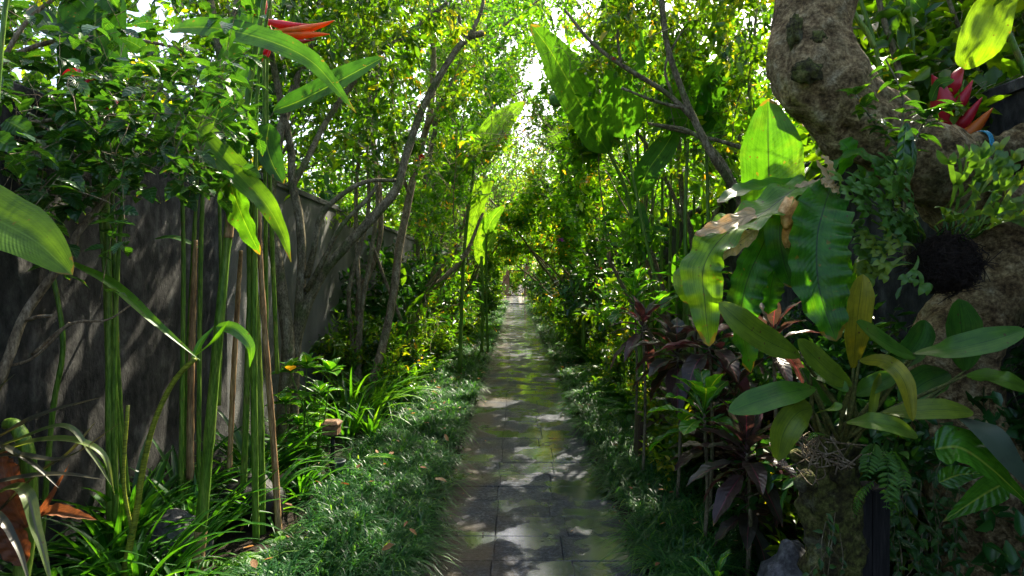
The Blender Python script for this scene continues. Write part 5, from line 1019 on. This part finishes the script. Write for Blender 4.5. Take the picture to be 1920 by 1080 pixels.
def right_plants():
    rng = np.random.default_rng(41)
    def cord(lab, px, py, d, z0, n, L, wd, rnd, seed, mt='purple_leaf', name='purple_cordyline', el=(-30, 80), shape='lance', extra=None):
        r = np.random.default_rng(seed); p = at(px, py, d); o = thing(name, lab, 'plant', (p[0], p[1], 0), 'cordylines and crotons near the old trunk'); st, lf = MB(), MB()
        tube(st, [(p[0], p[1], 0), (p[0] + .02, p[1], p[2] * .5), p], [.012, .009], 7, n=9); rosette(lf, r, p - [0, 0, .08], n, L, wd, shape, el, 55, wave=.12, rnd=rnd, z=.12, petiole=.04, nseg=12, m=6, ang0=seed)
        st.build('stem', M['bark'], o); lf.build('leaf_blades', M[mt], o); return o
    cord('wine red cordyline with a spiky upright crown, farthest from the old trunk', 1205, 610, 4.5, 0, 20, .36, .085, (.52, .2), 1)
    cord('dusky cordyline with drooping smoke coloured leaves beside the wine red one', 1270, 660, 4.0, 0, 20, .40, .13, (.35, .15), 2)
    cord('purplish black cordyline between the nest fern and the bright croton', 1330, 640, 3.6, 0, 20, .38, .12, (.4, .2), 3)
    cord('large dark cordyline with crimson heart low beside the mossy stump', 1400, 850, 3.0, 0, 24, .34, .105, (.45, .25), 4)
    cord('low dark cordyline with pink ribs below the crimson hearted one', 1400, 940, 3.15, 0, 18, .28, .09, (.30, .15), 5)
    cord('dark cordyline with pink streaked leaves behind the hanging nest fern', 1450, 640, 3.2, 0, 16, .32, .08, (.35, .15), 6)
    cord('bright green croton with pale ribs behind the crimson hearted cordyline', 1320, 775, 3.3, 0, 18, .34, .125, (.75, .25), 7, 'croton_leaf', 'croton', (0, 78), 'obov')
    cord('green croton with pale ribs above the wine red cordyline', 1190, 560, 5.2, 0, 18, .40, .13, (.5, .2), 8, 'croton_leaf', 'croton', (0, 78), 'obov')
    cord('glossy green croton between the dusky cordyline and the wall', 1300, 540, 4.6, 0, 18, .40, .13, (.3, .2), 9, 'croton_leaf', 'croton', (0, 78), 'obov')
    cord('young green croton low in the grass in front of the round stone', 1345, 1085, 2.7, 0, 7, .16, .04, (.6, .2), 10, 'croton_leaf', 'croton', (40, 80), 'lance')
    # crimson heart leaves
    o = thing('wooden_stub', 'weathered square wooden stub at the edge of the mondo grass', 'post', at(1205, 860, 5.0) * [1, 1, 0]); p = at(1205, 772, 5.0); mb = MB(); box(mb, (p[0] - .05, p[1] - .05, 0), (p[0] + .03, p[1] + .05, p[2]), bev=.008); mb.build('post_timber', M['brown_wood'], o, smooth=False)
    # bushes that close the gap between bed and wall
    g = 'leafy bushes filling the bed by the dark wall'
    B = u_bush(81, 1.3, .5, .09, .045, 14, 'dark_leaf')
    sp = [(2.0, 3.6, 1.0, 'dark leafy bush against the dark wall behind the nest fern'), (2.05, 4.5, 1.0, 'dark leafy bush against the dark wall behind the dusky cordyline'), (2.0, 5.7, 1.1, 'dark leafy bush against the dark wall behind the wine red cordyline'), (2.1, 2.9, .9, 'dark leafy bush pressed behind the old trunk')]
    B.location = sp[0][:2] + (0,); B['label'] = sp[0][3]; B['group'] = g
    for x, y, s, lab in sp[1:]: dup(B, (x, y, 0), x * 5 + y, s, lab, g)
    B2 = u_bush(82, .7, .6, .07, .035, 16, 'tree_leaf', stems=7); B2.location = (1.85, 3.9, 0); B2['label'] = 'low dark green bush behind the crimson hearted cordyline'; B2['group'] = g
    dup(B2, (1.45, 4.7, 0), 2, .9, 'low green bush beneath the dusky cordyline', g); dup(B2, (1.7, 3.0, 0), 2, .9, 'low green bush between the round stone and the wall', g)
right_plants()
def more_right():
    g = 'dusky cordylines low in the bed by the dark wall'; src = u_cordyline(35, 3, .36, .125, 'purple_leaf', (.36, .16), 15, .55)
    for k, (x, y, z, lab) in enumerate([(1.45, 3.9, 1, 'dusky purple cordyline with broad drooping leaves behind the bright croton'), (1.75, 4.3, 1.25, 'taller dusky cordyline with broad leaves halfway to the dark wall'), (1.55, 3.3, .8, 'low dusky cordyline with broad leaves left of the mossy stump'), (1.5, 4.9, 1.05, 'dusky cordyline with broad leaves just past the wooden stub')]):
        if k == 0: src.location = (x, y, 0); src['label'] = lab; src['group'] = g
        else: dup(src, (x, y, 0), k * 2.1, z, lab, g)
more_right()
def fill_green():
    f = u_fern(45, 16, .50, .17, el=(30, 80), nl=18); g = 'ferns among the cordylines'
    for k, (x, y, z, lab) in enumerate([(1.5, 4.45, 1, 'feathery fern tucked between the dusky cordylines'), (1.42, 5.3, 1.1, 'feathery fern at the grass edge by the wine red cordyline'), (1.6, 3.05, .8, 'feathery fern in the shade left of the stump'), (1.45, 3.6, .8, 'feathery fern at the foot of the crimson hearted cordyline'), (1.9, 4.9, 1.4, 'largest feathery fern behind the dusky cordylines')]):
        if k == 0: f.location = (x, y, 0); f['label'] = lab; f['group'] = g
        else: dup(f, (x, y, 0), k * 1.3, z, lab, g)
    h = u_bush(88, 2.6, .5, .17, .08, 22, 'bright_leaf', stems=7); g = 'bushes seen through the gateway'
    for k, (x, y, z) in enumerate([(-.5, 66, 1), (.8, 67, 1.15), (2.0, 66, 1), (-1.6, 68, 1.2), (.2, 70, 1.6)]):
        lab = 'yellow green bush glowing beyond the brick gateway'
        if k == 0: h.location = (x, y, 0); h['label'] = lab; h['group'] = g
        else: dup(h, (x, y, 0), k * 1.3, z, lab, g)
fill_green()
def right_heliconia():
    # big leaves standing above the right bed
    def H(lab, base, stalks, lf, seed):
        o = thing('heliconia', lab, 'heliconia', base, 'tall heliconias above the bed by the dark wall')
        for l, r in stalks: mb = MB(); px_tubes(mb, [(l, r)], 8, 0); mb.build('stalk', M['stalk'], o)
        for l, w, kw in lf: mb = MB(); pblade(mb, l, w, **kw); mb.build('leaf', M['paddle_leaf'], o)
    H('heliconia whose long narrow leaf leans towards the bright gap in the canopy', at(1200, 760, 6), [([(1205, 790, 6), (1195, 560, 6), (1180, 380, 6), (1130, 262, 5.9)], (8, 6, 4))],
      [([(1140, 285, 5.9), (1110, 235, 5.8), (1075, 170, 5.7), (1035, 100, 5.6), (995, 45, 5.5)], 86, dict(up=(.3, -.9, .1), fold=.2, rnd=.45)), ([(1205, 490, 6), (1200, 430, 5.9), (1202, 375, 5.9)], 34, dict(up=(.1, -1, 0), rnd=.25)), ([(1205, 440, 6), (1230, 432, 5.95), (1256, 430, 5.9)], 16, dict(rnd=.4))], 1)
    H('heliconia with two broad backlit leaves standing behind the grey branches', at(1310, 740, 5.4), [([(1300, 860, 5.4), (1290, 600, 5.4), (1285, 420, 5.4), (1290, 260, 5.4)], (8, 6, 4)), ([(1250, 860, 5.5), (1240, 600, 5.5), (1200, 400, 5.5), (1172, 250, 5.5)], (7, 5, 3)), ([(1320, 860, 5.4), (1330, 600, 5.4), (1325, 300, 5.4), (1318, 240, 5.4)], (7, 5, 3))],
      [([(1172, 260, 5.5), (1165, 200, 5.4), (1175, 120, 5.3), (1195, 40, 5.3)], 80, dict(up=(.1, -1, 0), rnd=.4)), ([(1295, 260, 5.4), (1285, 190, 5.3), (1280, 120, 5.2), (1288, 50, 5.2)], 96, dict(up=(.1, -1, 0), rnd=.55)), ([(1318, 250, 5.4), (1330, 190, 5.3), (1352, 130, 5.3), (1378, 90, 5.3)], 50, dict(up=(.1, -1, 0), rnd=.35)),
       ([(1195, 370, 5.6), (1215, 320, 5.5), (1250, 270, 5.5), (1290, 200, 5.5)], 46, dict(up=(.1, -1, .3), rnd=.2)), ([(1330, 270, 5.4), (1345, 220, 5.4), (1350, 180, 5.4)], 36, dict(rnd=.5))], 2)
    H('heliconia with a dense row of thin upright stalks against the dark wall', at(1290, 700, 7), [([(x, 720, 7), (x + 4, 500, 7), (x + 6, 300, 7), (x + 2 * (i % 3), 220, 7)], (5, 4, 3)) for i, x in enumerate((1190, 1204, 1218, 1236, 1252, 1266, 1280, 1296, 1312, 1324))],
      [([(1196, 240, 7), (1200, 160, 7), (1230, 90, 7)], 50, dict(rnd=.4)), ([(1254, 240, 7), (1240, 150, 7), (1236, 60, 7)], 50, dict(rnd=.6)), ([(1316, 240, 7), (1350, 170, 7), (1400, 130, 7)], 44, dict(rnd=.3))], 3)
    def FH(lab, base, stalks, lf):
        o = thing('heliconia', lab, 'heliconia', base, 'heliconias among the trees farther down the path')
        for l, r in stalks: mb = MB(); px_tubes(mb, [(l, r)], 6, 0); mb.build('stalk', M['stalk'], o)
        for l, w, kw in lf: mb = MB(); pblade(mb, l, w, up=(0, -1, .1), **kw); mb.build('leaf', M['far_paddle'], o)
    FH('sunlit heliconia with a tall yellow green leaf and two broad leaves near the path end', at(905, 650, 11), [([(903, 660, 11), (905, 560, 11), (903, 480, 11)], (5, 4)), ([(915, 660, 11), (912, 560, 11), (912, 440, 11)], (4, 3))],
       [([(903, 500, 11), (899, 450, 11), (906, 405, 11)], 22, dict(rnd=.95)), ([(912, 440, 11), (922, 412, 10.9), (946, 385, 10.8)], 24, dict(rnd=.3)), ([(910, 470, 11), (920, 448, 11), (936, 430, 10.9)], 20, dict(rnd=.3)), ([(908, 420, 11), (890, 370, 11), (905, 330, 11)], 24, dict(rnd=.8))])
    FH('heliconia whose backlit leaf hangs across the canopy above the path', at(860, 680, 9), [([(862, 700, 9), (870, 480, 9), (890, 300, 9)], (6, 4))], [([(890, 300, 9), (915, 262, 9), (945, 225, 9), (985, 190, 9)], 50, dict(rnd=.6)), ([(870, 470, 9), (905, 365, 9), (925, 340, 9)], 24, dict(rnd=.8))])
    FH('slim heliconia with short broad leaves beside the purple blossom', at(1090, 640, 9.5), [([(1095, 660, 9.5), (1090, 480, 9.5), (1070, 330, 9.5)], (6, 4))], [([(1062, 290, 9.5), (1035, 245, 9.5), (1015, 215, 9.5)], 24, dict(rnd=.4)), ([(1090, 360, 9.5), (1110, 330, 9.5), (1120, 300, 9.5)], 24, dict(rnd=.3)), ([(1094, 450, 9.5), (1080, 420, 9.5), (1085, 380, 9.5)], 24, dict(rnd=.6))])
    o = thing('red_heliconia', 'scarlet heliconia flower of stacked claws above the sideways limb', 'heliconia', at(1800, 1000, 3.1)); st, r_, g_, lf = MB(), MB(), MB(), MB()
    px_tubes(st, [([(1830, 1100, 3.1), (1800, 500, 3.1), (1782, 330, 3.1), (1776, 190, 3.1)], (8, 6, 5)), ([(1790, 300, 3.0), (1795, 220, 2.98), (1806, 150, 2.95)], (5, 3)), ([(1640, 90, 3.1), (1625, 60, 3.1), (1600, 20, 3.1), (1590, -40, 3.1)], (7, 6)), ([(1960, 240, 3), (1920, 130, 3), (1885, 50, 3), (1870, 20, 3)], (8, 7)), ([(1640, 290, 3.3), (1650, 130, 3.3), (1600, -40, 3.3)], (7, 5)), ([(1700, 200, 3.4), (1712, 80, 3.4), (1695, -40, 3.4)], (6, 5))], 8, 0)
    for l, w, c in [([(1782, 262, 3.0), (1768, 215, 2.98), (1762, 170, 2.96), (1747, 140, 2.95)], 40, 0), ([(1775, 185, 3.0), (1790, 150, 2.97), (1808, 122, 2.95)], 30, 0), ([(1782, 215, 3.0), (1805, 185, 2.96), (1824, 150, 2.93)], 24, 0), ([(1785, 245, 3.0), (1810, 225, 2.95), (1842, 182, 2.9)], 26, 0), ([(1790, 268, 3.0), (1822, 245, 2.95), (1862, 202, 2.88)], 30, 1), ([(1778, 262, 3.0), (1760, 235, 3), (1744, 214, 3)], 20, 0), ([(1782, 240, 3.0), (1776, 200, 2.97), (1772, 160, 2.95)], 34, 0)]: claw([r_, g_][c], l, w, .7 if c else .3)
    for l, w, rn in [([(1812, 130, 2.9), (1830, 80, 2.85), (1862, 20, 2.85), (1910, -60, 2.85)], 92, .95), ([(1745, 190, 2.95), (1760, 160, 2.93), (1790, 150, 2.9)], 24, .3), ([(1730, 20, 3.5), (1700, -20, 3.5), (1690, -60, 3.5)], 60, .5)]: pblade(lf, l, w, up=(.2, -1, .1), rnd=rn)
    st.build('stalk', M['stalk'], o); lf.build('leaf_blades', M['paddle_leaf'], o); r_.build('flower', M['red'], o); g_.build('flower', M['orange'], o)
    near_tree('hibiscus_shrub', 'tall leafy shrub with large soft green leaves behind the scarlet flower', 'shrub', at(1900, 900, 3.6),
      [([(1960, 1100, 3.5), (1940, 700, 3.5), (1900, 400, 3.5), (1860, 200, 3.5), (1800, 60, 3.5), (1760, -60, 3.5)], (9, 7, 5)), ([(1700, 500, 3.3), (1702, 280, 3.3), (1690, 150, 3.3), (1655, 30, 3.3), (1640, -40, 3.3)], (11, 10, 8, 6)), ([(1900, 400, 3.5), (1950, 200, 3.5), (1980, 50, 3.5)], (6, 4))],
      [(1640, 1960, -60, 120, 3.2, 4.4, 110), (1700, 1960, 60, 260, 3.5, 4.4, 70), (1500, 1680, -60, 60, 3.6, 4.8, 30), (1600, 1720, 120, 300, 3.4, 4.2, 26), (1780, 1980, 100, 330, 2.95, 3.3, 46)], 'bark', 'tree_leaf', 12, .13, .065, 210, .5)
right_heliconia()
def small_things():
    rng = np.random.default_rng(3)
    def flower(lab, px, py, d, m, n=9, L=.03, cat='flower', name='flower', w=.6):
        mb = MB(); p = at(px, py, d); rosette(mb, rng, p, n, L, L * w, 'ovate', (-20, 80), 40, nseg=5, wave=.2, m=2)
        tag(mb.build(name, M[m]), lab, cat)
    flower('red hibiscus bloom high beside the leaning pale trunk', 791, 294, 6.2, 'red', 14, .05)
    flower('purple blossom low in the right hand greenery near the path end', 1052, 450, 9, 'purple_flower', 14, .07)
    flower('fallen red petals lying on the grass near the path light', 688, 880, 4.9, 'red', 6, .03)
    flower('fallen red bloom lying on the grass across the path', 1228, 968, 3.9, 'red', 5, .035)
    flower('small red bud on the grey branch above the path', 1150, 110, 4.2, 'red', 6, .025)
    for lab, l, w, m in [('large fallen green leaf lying on the mondo grass', [(683, 910, 4.6), (722, 900, 4.6), (762, 912, 4.5)], 20, 'croton_leaf'), ('brown fallen leaf at the grass edge beside the path', [(815, 922, 4.2), (825, 926, 4.2), (838, 932, 4.15)], 10, 'dry_leaf')]:
        mb = MB(); P = pts(l); P[:, 2] = .18 if 'green' in lab else .14; blade(mb, P, w * 4.5 / F * 1.6, 'ovate', fold=.2, rnd=.7); tag(mb.build('fallen_leaf', M[m]), lab, 'leaf')
    mb = MB(); lump(mb, at(1043, 187, 7.5), (.09, .09, .09), 2, .03, 20, 14); tag(mb.build('green_fruit', M['fruit']), 'round green fruit hanging against the bright canopy gap', 'fruit')
    # distant palm whose fronds hang into the bright gap
    o = thing('palm_tree', 'distant palm whose dark drooping fronds hang into the bright gap', 'palm tree', (-4.2, 30, 0)); mb, cr = MB(), MB(); top = np.array([-.9, 30, 15.8])
    tube(mb, [(-4.2, 30, 0), (-4.0, 30, 9), (-2.6, 30, 14), top], [.2, .14, .12, .11], 12, n=30, rough=.08)
    for k in range(20):
        P = spline(arc(top, k * 2.4, 3.6, rng.uniform(-10, 60), rng.uniform(70, 120), 9), 40); tube(cr, P, [.03, .008], 4, raw=True, cap=False); t = norm(np.gradient(P, axis=0)); sd = norm(np.cross(t, [0, 0, 1]))
        ix = np.arange(4, 39)
        for s in (-1, 1): leaves(cr, P[ix], sd[ix] * s * .5 + t[ix] * .5 + [0, 0, -.8], sd[ix], .9, .05, .3, droop=.05)
    mb.build('trunk', M['bark'], o); cr.build('crown', M['dark_leaf'], o)
    # small leaves and water-dark litter on the slabs
    mb = MB(); n = 90; x = rng.uniform(PX0, PX1, n); y = rng.uniform(3, 14, n); x = np.where(rng.uniform(size=n) < .6, np.where(rng.uniform(size=n) < .5, PX0 + .05 * rng.exponential(1, n), PX1 - .05 * rng.exponential(1, n)), x)
    az = rng.uniform(0, 6.28, n); leaves(mb, np.stack([x, y, np.full(n, .008)], 1), np.stack([np.cos(az), np.sin(az), 0 * az + .05], 1), np.tile([0, 0, 1.], (n, 1)), rng.uniform(.015, .04, n), rng.uniform(.008, .02, n), rng.uniform(0, 1, n), droop=0)
    n = 420; x = rng.uniform(-2.1, 2.1, n); y = rng.uniform(2.6, 13, n); bed = np.where(x < 0, x < -1.36, x > 1.5); ok = (x < PX0) | (x > PX1); x, y, bed = x[ok], y[ok], bed[ok]; n = len(x)
    az = rng.uniform(0, 6.28, n); leaves(mb, np.stack([x, y, np.where(bed, .05, rng.uniform(.12, .21, n))], 1), np.stack([np.cos(az), np.sin(az), rng.normal(0, .3, n)], 1), norm(rng.normal(0, .3, (n, 3)) + [0, 0, 1.]), rng.uniform(.03, .085, n), rng.uniform(.015, .04, n), rng.uniform(0, 1, n), droop=.05)
    tag(mb.build('leaf_litter', M['dry_leaf']), 'tiny dry leaves scattered over slabs, grass and soil', 'leaf litter', kind='stuff')
small_things()
